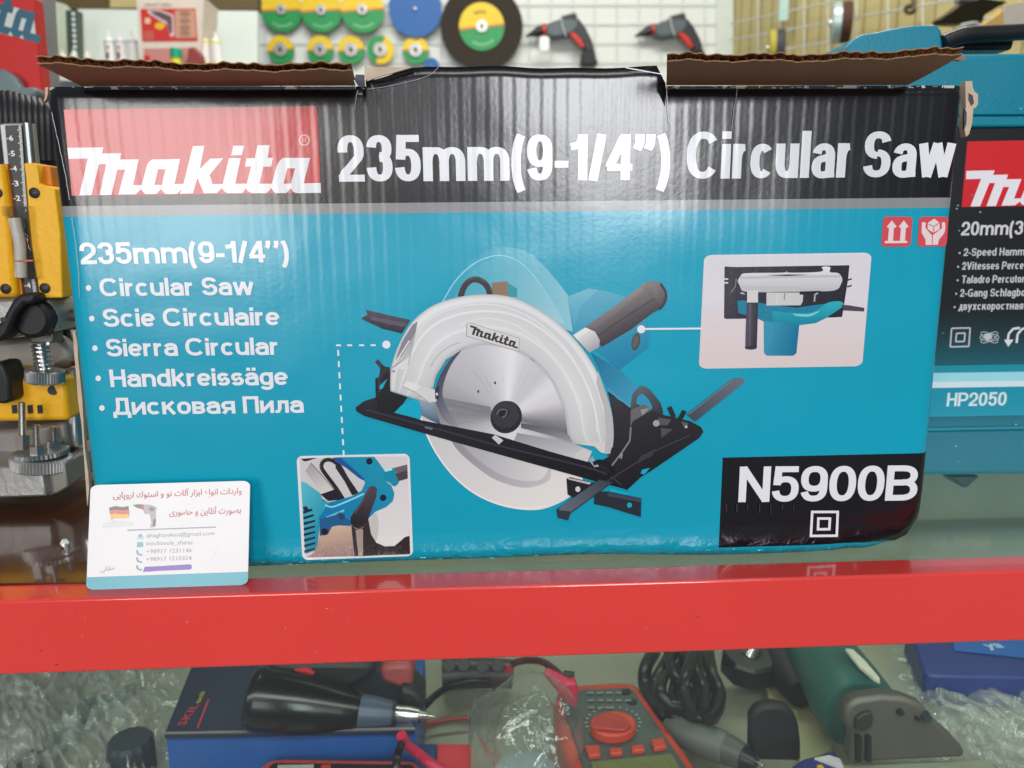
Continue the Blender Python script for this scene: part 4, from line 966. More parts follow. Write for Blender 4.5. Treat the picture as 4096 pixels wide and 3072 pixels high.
for i in range(16):
    y = 1490+i*11; x = 290+i*1.6; I.line(p5([(x-26, y+2), (x, y-1)]), 3, (222, 222, 220), 1)
for s, x, y in (('6', 82, 340), ('5', 96, 468), ('4', 112, 592), ('3', 126, 715), ('2', 140, 838), ('4', 226, 1560)):
    q = p5([(x, y), (x+34, y-2), (x, y-46)]); btext(I, s, q[0], q[1], q[2], (228, 228, 226), 1, .02); I.line(p5([(x-26, y-18), (x-6, y-19)]), 3, (210, 210, 208), 1)
I.build('scale_marks', pl, router)
clear = glass_mat('clear_plastic', (.86, .86, .84), 2.2, .08, .0006)
prism('depth_cursor', p5([(8,880),(215,872),(228,960),(220,975),(245,1220),(260,1240),(290,1475),(130,1485),(95,1215),(75,970),(15,962)]), YR-.006, .010, clear, router, bev=.001)
tube('cursor_rod', [V(*p, YR-.002) for p in p5([(120,980),(165,1200),(175,1470)])], .0032, mat('clear_core', (214, 208, 200), .25), router, sm=False)
I = Ink(lambda x, y: V(x, y, YR-.0063), OFF); I.line(p5([(125,1335),(205,1333)]), 4, (150, 40, 30), 1); I.line(p5([(205,1333),(275,1331)]), 7, (206, 60, 40), 1); I.build('cursor_line', pl, router)
for x, y in ((288, 770), (375, 1560), (50, 1565), (-25, 770)):
    q = p5([(x, y)])[0]; c_ = V(*q, YR)
    s_ = lathe('body_screw', c_+Vector((0, .001, 0)), c_+Vector((0, -.0012, 0)), [(0, .0030), (.8, .0030), (1, .0023)], dark, router, seg=20)
    prism('screw_slot', [(q[0]-9, q[1]-3), (q[0]+9, q[1]-3), (q[0]+9, q[1]+3), (q[0]-9, q[1]+3)], YR-.0018, .0005, mat('slot', (70, 66, 60), .5), s_)
prism('motor_bracket', p6([(-200,115),(240,112),(292,180),(300,290),(60,300),(0,340),(-200,345)]), YR+.004, .04, alu, router, bev=.003)
prism('lock_lever', p6([(-60,290),(0,240),(60,130),(100,95),(150,92),(182,112),(165,150),(120,150),(80,200),(40,300),(0,340),(-60,345)]), YR-.012, .014, dark, router, bev=.003)
kc = V(150*.784, 1100+225*.784, YR-.004); lathe('lever_hub', kc+Vector((0, .012, 0)), kc, [(0, .0115), (.8, .0115), (1, .009)], dark, router)
lathe('lever_hole', V(15*.784, 1100+228*.784, YR-.0122), V(15*.784, 1100+228*.784, YR-.0127), [(0, .0015), (1, .0015)], blkpl, router, seg=16)
prism('guide_block', p6([(150,292),(272,292),(272,348),(155,350)]), YR+.01, .012, mat('block_steel', (110, 108, 104), .4, .6), router, bev=.001)
prism('rear_casting', p6([(-100,340),(300,300),(380,430),(300,480),(100,500),(-100,490)]), YR+.035, .03, mat('worn_aluminium', (138, 134, 128), .5, .5, var=.3), router, bev=.004)
sp_ = []
A0, B0 = V(205*.784, 1100+350*.784, YR+.004), V(228*.784, 1100+480*.784, YR+.004)
for i in range(60): 
    t = i/59; a = t*2*math.pi*6; c_ = A0+(B0-A0)*t; sp_.append(c_+Vector((math.cos(a)*.0045, math.sin(a)*.0045, 0)))
tube('coil_spring', sp_, .0008, chrome, router, sm=False, seg=8)
tube('spring_rod', [A0, B0], .0026, chrome, router, sm=False)
kn = [(0, .0104)]; A1, B1 = V(230*.784, 1100+483*.784, YR+.004), V(230*.784, 1100+548*.784, YR+.004)
def knurl(name, A, B, r, parent, ma, teeth=44):
    A = Vector(A); B = Vector(B); ax = (B-A).normalized(); ux = Vector((1, 0, 0)); ux = (ux-ax*ux.dot(ax)).normalized(); uy = ax.cross(ux); n = teeth*2; vs = []; fs = []
    rows = [(0, .9), (.12, 1), (.88, 1), (1, .9)]
    for t, s in rows:
        for k in range(n):
            rr = r*s*(1 if k % 2 else .95); a = 2*math.pi*k/n; vs.append(tuple(A+(B-A)*t+(ux*math.cos(a)+uy*math.sin(a))*rr))
    for i in range(3):
        for k in range(n): fs.append((i*n+k, i*n+(k+1) % n, (i+1)*n+(k+1) % n, (i+1)*n+k))
    fs.append(tuple(range(n))); fs.append(tuple(3*n+k for k in range(n)))
    me = bpy.data.meshes.new(name); me.from_pydata(vs, [], fs); bm = bmesh.new(); bm.from_mesh(me); bmesh.ops.recalc_face_normals(bm, faces=bm.faces); bm.to_mesh(me); bm.free()
    return link(name, me, ma, parent)
knurl('knurled_nut', A1, B1, .0108, router, chrome)
prism('lower_housing', p6([(-150,490),(35,490),(150,540),(325,520),(352,745),(-150,752)]), YR+.012, .03, yel, router, bev=.003)
for x in (70, 150, 200): prism('housing_slot', p6([(x-12,665),(x+14,662),(x+18,705),(x-8,708)]), YR+.0115, .002, dark, router)
lathe('housing_hole', V(270*.784, 1100+588*.784, YR+.0118), V(270*.784, 1100+588*.784, YR+.0112), [(0, .003), (1, .003)], dark, router, seg=20)
tube('guide_column', [V(*p, YR+.03) for p in p6([(372,480),(385,860)])], .006, chrome, router, sm=False)
tube('guide_column', [V(*p, YR+.034) for p in p6([(345,480),(365,860)])], .0024, dark, router, sm=False)
prism('side_clamp', p6([(-60,450),(10,450),(30,500),(45,540),(55,640),(30,660),(-60,655)]), YR-.002, .02, dark, router, bev=.003)
# turret of depth stop screws
T0 = V(212*.784, 1100+920*.784, YR+.0); T1 = V(212*.784, 1100+985*.784, YR+.0)
knurl('stop_turret', T0, T1, .0170, router, alu, 60)
knurl('turret_cap', T0+Vector((0, 0, .0035)), T0+Vector((0, 0, .0002)), .0155, router, mat('galvanised_steel', (150, 156, 156)), 40)
for x, y0, y1, dy in ((112, 650, 890, -.004), (185, 765, 920, -.009), (272, 770, 880, .006)):
    a, b_2 = V(x*.784, 1100+y0*.784, YR+dy), V((x+4)*.784, 1100+y1*.784, YR+dy)
    n = 50; sc_ = tube('stop_screw', [a+(b_2-a)*i/n for i in range(n+1)], [.0022 if i % 2 else .0017 for i in range(n+1)], chrome, router, sm=False)
    lathe('lock_nut', a+(b_2-a)*.68, a+(b_2-a)*.98, [(0, .0042), (1, .0042)], chrome, sc_, seg=6)
prism('router_base', p6([(-300,960),(110,985),(215,992),(240,1130),(0,1140),(-300,1145)]), YR-.012, .05, alu, router, bev=.0015)
prism('base_side', p6([(250,970),(330,960),(348,1080),(300,1110),(245,1130),(225,1000)]), YR-.006, .04, mat('worn_aluminium', (138, 134, 128)), router, bev=.001)
prism('base_top', p6([(-300,800),(60,790),(330,750),(350,900),(200,930),(80,980),(-300,970)]), YR+.018, .05, mat('worn_aluminium', (138, 134, 128)), router, bev=.003)
tube('power_cable', [V(*p, YR+.02) for p in p6([(340,-60),(285,10),(245,80),(240,130),(270,175),(330,200),(420,210)])], .0035, mat('grey_cable', (84, 80, 66), .5), router)
tube('rear_hose', [V(*p, YR+.045) for p in p6([(300,200),(310,300),(345,380),(400,420)])], .006, dark, router)
prism('rear_knob', p5([(425,960),(460,900),(520,1000),(560,1260),(480,1190),(440,1120),(415,1040)]), YR+.02, .02, dark, router, bev=.003)

wood = mat('dark_wood', (74, 40, 26), .16, var=.35, vscale=18, coat=.6)
slab('wooden_board', [(-900, 2345), (520, 2325), (560, 2000), (760, 1600), (-900, 1640)], .0022, .0018, wood, label='glossy dark brown board on the counter under the yellow router', cat='board')
bs_ = thing('small_bolt', 'tiny loose bright bolt lying on the dark brown board', 'bolt', G(258, 2175, .003))
lathe('bolt_head', G(258, 2165, .0035), G(258, 2172, .0048), [(0, .0022), (1, .0022)], chrome, bs_, seg=6)
tube('bolt_shank', [G(260, 2172, .0035), G(266, 2215, .0035)], .001, chrome, bs_, sm=False)

# things behind the router
bc = thing('black_machine_case', 'black ribbed machine casing behind the yellow router', 'machine', V(60, 700, .24))
prism('casing', [(-300, 360), (30, 362), (100, 385), (165, 420), (200, 640), (240, 1100), (230, 1500), (-300, 1500)], .24, .1, mat('matt_black', (20, 20, 22), .55, var=.3), bc, bev=.008)
for i in range(9):
    x = -10+i*24; tube('rib', [V(x, 372+max(0, i-2)*7, .24), V(x+12, 460, .232), V(x+20, 640, .236)], .003, mat('rib_black', (28, 28, 32), .45), bc)
rc = thing('red_tool_carton', 'red carton with teal lettering on a white band, at the top left edge', 'carton', V(0, 400, .55))
prism('carton_body', [(-700, -260), (134, -10), (140, 60), (172, 410), (-700, 470)], .55, .02, mat('carton_red', (206, 26, 24), .45, var=.08), rc, bev=.001)
I = Ink(lambda x, y: V(x, y, .55), OFF)
I.poly([(-300, -70), (134, 50), (147, 168), (-300, 60)], (206, 214, 208), 1)
logo(I, (-440, 15), (600, 160), (14, -165), (18, 92, 116), 2)
I.build('carton_print', pl, rc)
prism('pictured_tool', [(-200, 250), (10, 275), (50, 300), (75, 350), (140, 345), (147, 380), (120, 395), (60, 420), (-200, 440)], .53, .02, mat('grey_teal_tool', (110, 128, 130), .4), rc, bev=.004)

# =================================================================== BACKGROUND
YW = 3.2
wb = mat('white_board', (222, 226, 220), .6, var=.03, vscale=3)
board = thing('display_board', 'white wall board with a wire grid, holding discs and drills', 'display board', V(1960, 270, YW))
prism('board_panel', [(1030, -300), (2900, -300), (2895, 900), (1035, 900)], YW, .03, wb, board)
prism('board_edge', [(2865, -300), (2935, -300), (2930, 900), (2862, 900)], YW-.01, .02, mat('board_edge', (206, 216, 206), .5), board)
gw = mat('grid_wire', (206, 210, 208), .4, .2); gwb = mat('white_wire', (224, 228, 224), .5)
for x in range(1060, 2880, 88): tube('grid_wire', [V(x, -200, YW-.012), V(x, 600, YW-.012)], .0022, gwb, board, sm=False, seg=6)
for y in range(-60, 500, 77): tube('grid_wire', [V(1040, y, YW-.012), V(2870, y, YW-.012)], .0022, gwb, board, sm=False, seg=6)

yl = mat('disc_yellow', (236, 200, 20), .35); gr = mat('disc_green', (28, 150, 78), .35); hubm = mat('hub_steel', (214, 212, 206), .25, .6)
orl = mat('disc_orange_line', (222, 140, 60), .4); pale = mat('disc_lettering', (150, 210, 160), .4)
def sector(r0, r1, a0, a1, y, n=24, cx=0, cz=0):
    vs = []; fs = []
    for i in range(n+1):
        a = R(a0+(a1-a0)*i/n); vs += [(cx+r0*math.cos(a), y, cz+r0*math.sin(a)), (cx+r1*math.cos(a), y, cz+r1*math.sin(a))]
    for i in range(n): fs.append((2*i, 2*i+2, 2*i+3, 2*i+1))
    return vs, fs
_dr = random.Random(5)
def disc(label, px, py, rpx, group, y=YW-.03, kind='label', rot=0, body=None, lab_r=1.0, small=False, cat='cutting disc', name='cutting_disc'):
    c_ = V(px, py, y); r = (V(px+rpx, py, y)-c_).length
    t = thing(name, label, cat, c_, group); rot += _dr.uniform(-7, 7)
    def put(nm, vs, fs, ma, par=t, th=.002):
        me = bpy.data.meshes.new(nm); me.from_pydata(vs, [], fs); me.transform(Matrix.Translation(c_)); o = link(nm, me, ma, par)
        s = o.modifiers.new('s', 'SOLIDIFY'); s.thickness = th; s.offset = 0; return o
    put('disc_body', *sector(.0, r, 0, 360, .004, 48), body or mat('abrasive', (120, 128, 60), .8), th=.004)
    if kind == 'label':
        R_ = r*lab_r
        put('label_top', *sector(.0, R_, 0+rot, 180+rot, -.002), yl)
        put('label_bottom', *sector(.0, R_, 180+rot, 360+rot, -.002), gr)
        ca, sa = math.cos(R(rot)), math.sin(R(rot)); hw = R_*.05
        put('label_line', [(-R_*ca, -.0045, -R_*sa-hw), (R_*ca, -.0045, R_*sa-hw), (R_*ca, -.0045, R_*sa+hw), (-R_*ca, -.0045, -R_*sa+hw)], [(0, 1, 2, 3)], orl)
        if not small:
            vs = []; fs = []
            for i in range(9):
                v_, f_2 = sector(R_*.70, R_*.80, 232+i*8.5+rot, 237+i*8.5+rot, -.0045, 3); b0 = len(vs); vs += v_; fs += [tuple(b0+k for k in f) for f in f_2]
            put('label_lettering', vs, fs, pale)
            vs = []; fs = []
            for i in range(7):
                v_, f_2 = sector(R_*.55, R_*.68, 66+i*7.2+rot, 70.5+i*7.2+rot, -.0045, 3); b0 = len(vs); vs += v_; fs += [tuple(b0+k for k in f) for f in f_2]
            put('label_lettering', vs, fs, mat('disc_olive_print', (150, 128, 30), .4))
        rh = r*(.5 if small else .24) if lab_r == 1 else r*.14
        h_ = put('hub_washer', *sector(rh*.28, rh, 0, 360, -.010, 32), hubm, th=.006)
        put('hub_peg', *sector(0, rh*.22, 0, 360, -.016, 12), mat('peg', (70, 66, 60), .4, .5), h_, th=.02)
    else:
        h_ = put('hub_peg', *sector(0, r*.05, 0, 360, -.010, 16), hubm, th=.01)
    return t
gb = 'yellow and green cutting discs hung on the white board'
disc('large yellow and green disc, leftmost of the upper row on the white board', 1127, 40, 83, gb, YW-.030)
disc('large yellow and green disc in the middle of three overlapping ones', 1286, 42, 83, gb, YW-.042)
disc('large yellow and green disc next to the blue scalloped disc', 1450, 40, 87, gb, YW-.054)
disc('small yellow and green disc, leftmost of the lower row', 1124, 199, 53, gb, small=True)
disc('small yellow and green disc, second from the left in the lower row', 1282, 199, 53, gb, small=True)
disc('small yellow and green disc with a dull brownish hub, middle of the lower row', 1405, 200, 54, gb, small=True)
disc('small yellow and green disc turned so its colours stand side by side', 1522, 200, 54, gb, small=True, rot=-105)
disc('small yellow and green disc below the blue scalloped disc', 1663, 201, 53, gb, small=True)
disc('very large black cutting disc with a yellow and green centre label', 1927, 107, 164, None, YW-.05, body=mat('black_abrasive', (52, 44, 36), .85, var=.15), lab_r=.55)
blu = mat('blue_disc', (28, 96, 166), .5, var=.15, vscale=12)
bd = disc('large plain blue scalloped disc left of the black disc', 1661, 37, 103, None, YW-.04, kind='plain', body=blu, cat='polishing disc', name='polishing_disc')
c_ = Vector(bd.location); r0 = (V(1661+103, 37, YW-.04)-c_).length; vs = [(c_.x, c_.y-.004, c_.z)]
for i in range(120): a = 2*math.pi*i/120; rr = r0*(1.01+.035*abs(math.sin(a*9))); vs.append((c_.x+rr*math.cos(a), c_.y-.004, c_.z+rr*math.sin(a)))
me = bpy.data.meshes.new('scalloped_face'); me.from_pydata(vs, [], [(0, i+1, (i+1) % 120+1) for i in range(120)]); o = link('scalloped_face', me, blu, bd); s_ = o.modifiers.new('s', 'SOLIDIFY'); s_.thickness = .004
disc('small blue disc peeping out above the torn carton tab', 1726, 262, 30, None, YW-.04, kind='plain', body=blu, cat='polishing disc', name='polishing_disc')

def drill_at(label, dx, tag_):
    y = YW-.08; g = lambda pts: [(a+dx, b) for a, b in c3(pts)]
    t = thing('power_drill', label, 'drill', V(2280+dx, 150, y), 'grey drills hung on the white board')
    dg = mat('drill_grey', (84, 96, 100), .4); dk_ = mat('drill_dark', (40, 42, 48), .45); rd_ = mat('drill_red', (206, 44, 34), .4)
    prism('drill_body', g([(368,195),(440,165),(490,150),(560,140),(620,150),(640,190),(600,260),(540,280),(440,300),(375,282)]), y, .06, dg, t, bev=.008)
    prism('drill_top', g([(490,128),(600,98),(620,110),(622,150),(560,150),(500,165)]), y+.005, .05, mat('drill_olive', (64, 62, 52), .5), t, bev=.006)
    prism('drill_handle', g([(540,190),(630,140),(690,220),(740,320),(770,440),(700,440),(660,340),(580,270),(530,260)]), y+.004, .05, dk_, t, bev=.008)
    A_, B_ = V(2000+.4973*340+dx, .4973*242, y+.03), V(2000+.4973*210+dx, .4973*292, y+.03)
    s = (V(2100, 100, y)-V(2000, 100, y)).length/100*.4973
    lathe('chuck', A_, B_, [(0, 42*s), (.3, 38*s), (.8, 14*s), (1, 8*s)], blkpl, t)
    lathe('chuck_ring', V(2000+.4973*372+dx, .4973*236, y+.03), A_, [(0, 46*s), (1, 43*s)], rd_, t)
    prism('trigger', g([(555,265),(600,262),(650,310),(685,370),(665,385),(610,330)]), y-.004, .03, rd_, t, bev=.003)
    prism('handle_base', g([(670,400),(760,400),(790,520),(650,520)]), y, .06, blkpl, t, bev=.006)
    tube('hanging_wire', [V(*p, y-.004) for p in g([(490,120),(500,200),(530,290)])], .0025, mat('grid_wire', (206, 210, 208)), t, sm=False)
    if tag_: prism('price_tag', rrect(2000+.4973*318, .4973*290, 2000+.4973*396, .4973*408, 14), y-.012, .003, mat('tag_white', (240, 242, 240), .5), t)
    return t
drill_at('grey and red drill with a white tag, hanging nearest the black disc', 0, True)
drill_at('grey and red drill without a white tag, hanging right of the tagged one', 436, False)

# right hand wall: beige grooved panel running towards the viewer
pw = thing('panelled_wall', 'cream grooved wall running towards the viewer at upper right', 'wall', (1.2, 2.6, 0))
A_ = V(2925, 100, YW+.02); Bq = V(4300, 100, 1.6)
cream = mat('cream_panel', (198, 184, 128), .6, var=.05, vscale=2)
def wallpt(u, z, out=0.):
    d = Vector((Bq.x-A_.x, Bq.y-A_.y, 0)); nrm_ = Vector((d.y, -d.x, 0)).normalized()
    if nrm_.dot(Vector((CAM.x-A_.x, CAM.y-A_.y, 0))) < 0: nrm_ = -nrm_
    return Vector((A_.x, A_.y, 0))+d*u+nrm_*out+Vector((0, 0, z))
vs = [wallpt(0, .2), wallpt(1.15, .2), wallpt(1.15, 2.4), wallpt(0, 2.4)]
dd = -(wallpt(0, 0, .03)-wallpt(0, 0, 0)); link('wall_panel', extrude_me('wall_panel', vs, dd), cream, pw)
gl_ = mat('panel_groove', (150, 138, 92), .7)
for i in range(1, 24):
    u = i*.048; link('groove', extrude_me('groove', [wallpt(u, .2, .001), wallpt(u+.003, .2, .001), wallpt(u+.003, 2.4, .001), wallpt(u, 2.4, .001)], -dd*.05), gl_, pw)
def on_wall(px, py, out=.01):
    d = Vector((Bq.x-A_.x, Bq.y-A_.y, 0)); n_ = Vector((d.y, -d.x, 0)).normalized(); p0 = wallpt(0, 0, out); return plane_hit(px, py, p0, n_)
rack = thing('wire_rack', 'thin wire grid rack fixed on the cream grooved wall', 'rack', on_wall(3400, 250))
for y0, y1 in ((70, -170), (135, -60), (205, 40), (262, 150)):
    tube('rack_wire', [on_wall(2920, y0+25, .05), on_wall(4150, y1, .05)], .003, gw, rack, sm=False, seg=6)
for x in (3030, 3120, 3215, 3310, 3425, 3550, 3690, 3850): tube('rack_wire', [on_wall(x, -60, .05), on_wall(x+4, 330, .05)], .0026, gw, rack, sm=False, seg=6)
def wheel(label, px, py, rpx, wdm, c_a, c_b, tilt, yd, name='flap_wheel'):
    c0 = V(px, py, yd); r = (V(px, py+rpx, yd)-c0).length; ax = Vector((math.cos(tilt), -math.sin(tilt), 0))
    t = thing(name, label, 'abrasive wheel', c0)
    lathe('wheel_face', c0-ax*wdm, c0-ax*wdm*.1, [(0, r*.92), (.15, r), (1, r)], c_a, t); lathe('wheel_rim', c0-ax*wdm*.1, c0+ax*wdm, [(0, r), (.85, r), (1, r*.93)], c_b, t)
    lathe('wheel_bore', c0-ax*(wdm+.006), c0-ax*(wdm-.004), [(0, r*.2), (1, r*.22)], hubm, t)
    return t
wheel('silver faced wheel with a thick brown rim, hanging on the wire rack', 3365, 90, 82, .030, mat('foil', (176, 196, 190), .3, .3), mat('brown_abrasive', (74, 44, 34), .8), .35, 2.3)
wheel('yellow and dark wheel low on the rack, just above the right flap', 3105, 190, 72, .028, mat('yellow_felt', (168, 158, 60), .7), mat('dark_felt', (60, 60, 62), .7), .3, 2.6)
hk = thing('hook_fitting', 'small steel hook with a ring on the cream wall', 'hook', on_wall(3640, 40, .06))
tube('hook_shank', [on_wall(3650, -30, .06), on_wall(3655, 25, .06)], .006, mat('hook_metal', (90, 84, 64), .4, .6), hk, sm=False)
tube('hook_ring', [on_wall(3640+18*math.cos(a), 38+14*math.sin(a), .06) for a in [i*.6 for i in range(12)]], .006, mat('hook_metal', (90, 84, 64)), hk)
for i, (x, l) in enumerate(((3140, 'pale blue packet hanging at the top, left of its twin'), (3240, 'pale blue packet hanging at the top, right of its twin'))):
    prism('hanging_packet', [(x-16, -120), (x+18, -120), (x+12, 80-i*40), (x-24, 84-i*40)], 2.7, .01, mat('pale_blue_packet', (176, 206, 200), .4), label=l, cat='packet', group='pale blue packets')
br = thing('wall_bracket', 'dark metal angled bracket at the top right of the cream wall', 'bracket', V(3900, 40, 1.3))
prism('bracket_arm', c4([(1520,160),(1640,80),(1700,30),(1880,-20),(2090,10),(2000,60),(1900,120),(1880,185),(1760,180),(1700,190),(1560,182)]), 1.3, .03, mat('dark_metal', (58, 54, 36), .35, .7), br, bev=.003)
tube('bracket_wire', [V(*p, 1.3) for p in c4([(1700,205),(1830,185),(1840,260)])], .003, gw, br)
prism('bracket_base', c4([(1700,-40),(1850,-30),(1800,10),(1690,10)]), 1.3, .02, mat('galvanised_steel', (150, 156, 156)), br)
prism('hanging_strip', c4([(1890,190),(2010,110),(2050,60),(2060,250),(1900,262)]), 1.6, .03, mat('tan_strip', (186, 152, 92), .6), label='tan card strip hanging under the dark bracket', cat='card strip', bev=.002)
prism('hanging_sheet', c4([(2080,40),(2300,0),(2300,245),(2055,258)]), 1.65, .02, mat('grey_sheet', (176, 172, 166), .4), label='grey plastic sheet beside the tan card strip', cat='sheet')

# left shelving
YS = 2.0
shelf = thing('shelf_rack', 'grey green steel shelf rack behind the left flap', 'shelf rack', V(560, 280, YS+.1))
sw = mat('shelf_white', (206, 214, 206), .5, var=.05, vscale=3); dgn = mat('dark_green_steel', (66, 82, 74), .45, .3)
prism('rack_panel', [(310, 36), (1030, 44), (1030, 700), (330, 700)], YS+.35, .02, sw, shelf)
prism('rack_panel', [(165, -10), (255, 15), (300, 60), (310, 700), (180, 700)], YS+.30, .02, mat('shelf_pale', (186, 194, 172), .5), shelf)
po = prism('rack_post', [(262, 42), (305, 38), (326, 700), (288, 700)], YS+.2, .04, dgn, shelf)
for i in range(12):
    y = 55+i*22; lathe('post_hole', V(293+i*1.1, y, YS+.199), V(293+i*1.1, y, YS+.197), [(0, .0052), (1, .0052)], sw, po, seg=10)
prism('rack_post', [(134, -100), (163, -100), (192, 420), (168, 440)], .62, .03, mat('grey_post', (150, 152, 156), .5, .3), shelf)
prism('rack_beam', [(-100, -160), (1030, -160), (1030, 38), (-100, 34)], YS+.4, .05, mat('olive_beam', (86, 70, 34), .6), shelf)
prism('rack_beam', [(440, -20), (545, -20), (545, 30), (440, 30)], YS+.39, .01, mat('tan_block', (176, 162, 110), .6), shelf)
boxm('rack_shelf', (V(150, 262, YS).x, YS-.05, V(600, 262, YS).z-.05), (V(1030, 262, YS).x, YS+.33, V(600, 262, YS).z-.03), sw, shelf)
ZS = V(600, 262, YS).z-.03
def bottle(label, px, top, wpx, y, ma, cap_ma, band_ma=None, group=None, cat='tube', name='sealant_tube', txt=False):
    s = (V(100, 100, y)-V(0, 100, y)).length/100; c_ = V(px, top, y); z1_ = c_.z; r = wpx/2*s
    t = thing(name, label, cat, (c_.x, y, ZS), group)
    H = z1_-ZS; b0 = Vector((c_.x, y, ZS)); b1 = Vector((c_.x, y, ZS+H*.80))
    lathe('tube_body', b0, b1, [(0, r), (.97, r), (1, r*.8)], ma, t, seg=24)
    lathe('tube_nozzle', b1, Vector((c_.x, y, z1_)), [(0, r*.7), (.12, r*.62), (.2, r*.3), (1, r*.14)], cap_ma, t, seg=20)
    if band_ma:
        lathe('tube_band', b0+(b1-b0)*.90, b0+(b1-b0)*.97, [(0, r*1.03), (1, r*1.03)], band_ma, t, seg=24)
        lathe('tube_band', b0+(b1-b0)*.06, b0+(b1-b0)*.34, [(0, r*1.03), (1, r*1.03)], band_ma, t, seg=24)
    if txt:
        I = Ink(lambda x, yy: V(x, yy, y-r-.001), OFF); I.poly([(px-9, top+62), (px+5, top+60), (px+4, top+112), (px-8, top+114)], (150, 90, 96), 1)
        I.ell((px-1, top+78), 5, 11, (220, 214, 214), 2); I.ell((px-1, top+100), 5, 8, (60, 50, 60), 2); I.build('tube_lettering', pl, t)
    return t
tw = mat('tube_white', (226, 222, 220), .35); ty = mat('band_yellow', (224, 214, 60), .4); tg = mat('band_grey', (190, 194, 194), .4)
for px, l in ((432, 'white sealant tube, leftmost of three beside the red and white carton'), (476, 'white sealant tube in the middle of the three'), (524, 'white sealant tube touching the red and white carton')):
    bottle(l, px, 122, 42, YS, tw, tw, tg, 'white sealant tubes', txt=px < 500)
for px, l in ((812, 'white bottle with yellow bands against the red and white carton'), (860, 'white bottle with yellow bands, right of its twin')):
    bottle(l, px, 126, 42, YS-.02, tw, tw, ty, 'yellow banded bottles', 'bottle', 'glue_bottle')
for px, l in ((205, 'pale nozzle tip standing nearest the grey post'), (248, 'pale nozzle tip, second from the grey post'), (292, 'pale nozzle tip, third from the grey post'), (345, 'pale nozzle tip nearest the white tubes')):
    bottle(l, px, 196, 28, YS-.03, mat('nozzle_pale', (214, 216, 200), .4), mat('nozzle_pale', (214, 216, 200)), None, 'pale nozzle tips', 'nozzle', 'nozzle_tube')
tcn = thing('drill_carton', 'red and white carton picturing a drill on the shelf behind the left flap', 'carton', V(680, 262, YS-.05))
prism('carton_box', [(545, -12), (815, -12), (800, 262), (560, 262)], YS-.05, .12, mat('carton_white', (214, 200, 184), .5), tcn)
I = Ink(lambda x, y: V(x, y, YS-.05), OFF); I.base = .001
I.poly([(562, 36), (782, 34), (792, 164), (570, 166)], (198, 44, 40), 1); I.poly([(700, 42), (778, 40), (786, 150), (702, 152)], (196, 150, 124), 2)
I.poly([(590, 40), (640, 40), (694, 60), (698, 140), (684, 150), (670, 100), (620, 70), (592, 52)], (206, 190, 190), 3); I.poly([(600, 44), (640, 46), (688, 66), (690, 130), (680, 134), (668, 88), (620, 62)], (96, 76, 80), 4)
I.ell((640, 104), 20, 14, (226, 180, 30), 5); I.poly([(580, 72), (602, 72), (602, 95), (580, 95)], (226, 190, 150), 5); I.poly([(575, 125), (615, 122), (618, 160), (577, 162)], (190, 90, 80), 4)
for y in (52, 80, 108, 130): I.ell((740, y+4), 22, 12, (158, 116, 96), 3)
I.poly([(575, 195), (790, 190), (795, 250), (580, 255)], (196, 130, 120), 2); I.poly([(575, 222), (600, 222), (600, 245), (577, 245)], (200, 30, 34), 3)
btext(I, 'IMPACT DRILL', (580, 27), (690, 25), (580, 15), (120, 90, 80), 3)
I.build('carton_print', pl, tcn)
gbt = thing('spray_bottle', 'small bottle with a bright green cap in front of the red and white carton', 'bottle', V(705, 262, YS-.12))
lathe('bottle_cap', V(705, 232, YS-.12), V(704, 194, YS-.12), [(0, .0155), (.9, .0155), (1, .013)], mat('cap_green', (0, 158, 118), .4), gbt, seg=24)
lathe('bottle_body', V(706, 300, YS-.12), V(705, 233, YS-.12), [(0, .014), (1, .014)], mat('band_yellow', (224, 214, 60)), gbt, seg=24)
prism('small_red_item', [(752, 190), (775, 186), (800, 215), (808, 262), (735, 262), (748, 232)], YS-.13, .04, mat('dull_red', (138, 56, 52), .6), label='dull red crumpled wrapper between the green cap and the yellow banded bottles', cat='wrapper', bev=.004)
prism('back_wall', [(-3000, -900), (7000, -900), (7000, 1500), (-3000, 1500)], 3.6, .05, mat('far_wall', (186, 182, 160), .7), label='pale plain wall far behind the shelves', cat='wall')

# =================================================================== INSIDE THE COUNTER
def onf(px, py, h=0.): return G(px, py, FLOOR+h)
navy = mat('navy_card', (28, 38, 64), .38, var=.2); bluec = mat('blue_card', (30, 84, 158), .35, var=.15, vscale=25); redc = mat('red_card', (196, 44, 52), .4)
k0 = crop(0, 2550, .4973); k1 = crop(900, 2550, .5425); k2 = crop(2000, 2550, .4973); k3 = crop(3000, 2500, .4955)
ZB = .062
bb = thing('blue_tool_box', 'navy blue flat tool box under the black drill inside the counter', 'box', onf(900, 2935, 0))
slab('box_lid', [(775, 2640), (655, 2937), (1660, 2918), (1600, 2640)], FLOOR+ZB, .004, navy, bb, bev=.001)
f0, f1 = onf(655, 2937, ZB), onf(1660, 2918, ZB)
link('box_front', extrude_me('box_front', [f0+Vector((0, .003, -.0042)), f1+Vector((0, .003, -.0042)), Vector((f1.x, f1.y+.003, FLOOR)), Vector((f0.x, f0.y+.003, FLOOR))], (0, .1, 0)), bluec, bb)
I = Ink(lambda x, y: G(x, y, FLOOR+ZB), Vector((0, 0, 1))); I.base = .0004
q = k0([(1450,700),(1560,560),(1530,700)]); 
def gt(s, a, b_3, c_3, col): btext(I, s, a, b_3, c_3, col, 2, .02)
gt('SKIL', (740, 2905), (800, 2818), (712, 2896), (176, 54, 76)); I.line([(790, 2915), (835, 2800)], 8, (176, 54, 76), 2)
gt('tools', (800, 2815), (822, 2768), (782, 2808), (170, 160, 60))
I.line([(655, 2935), (1660, 2916)], 10, (130, 124, 124), 2)
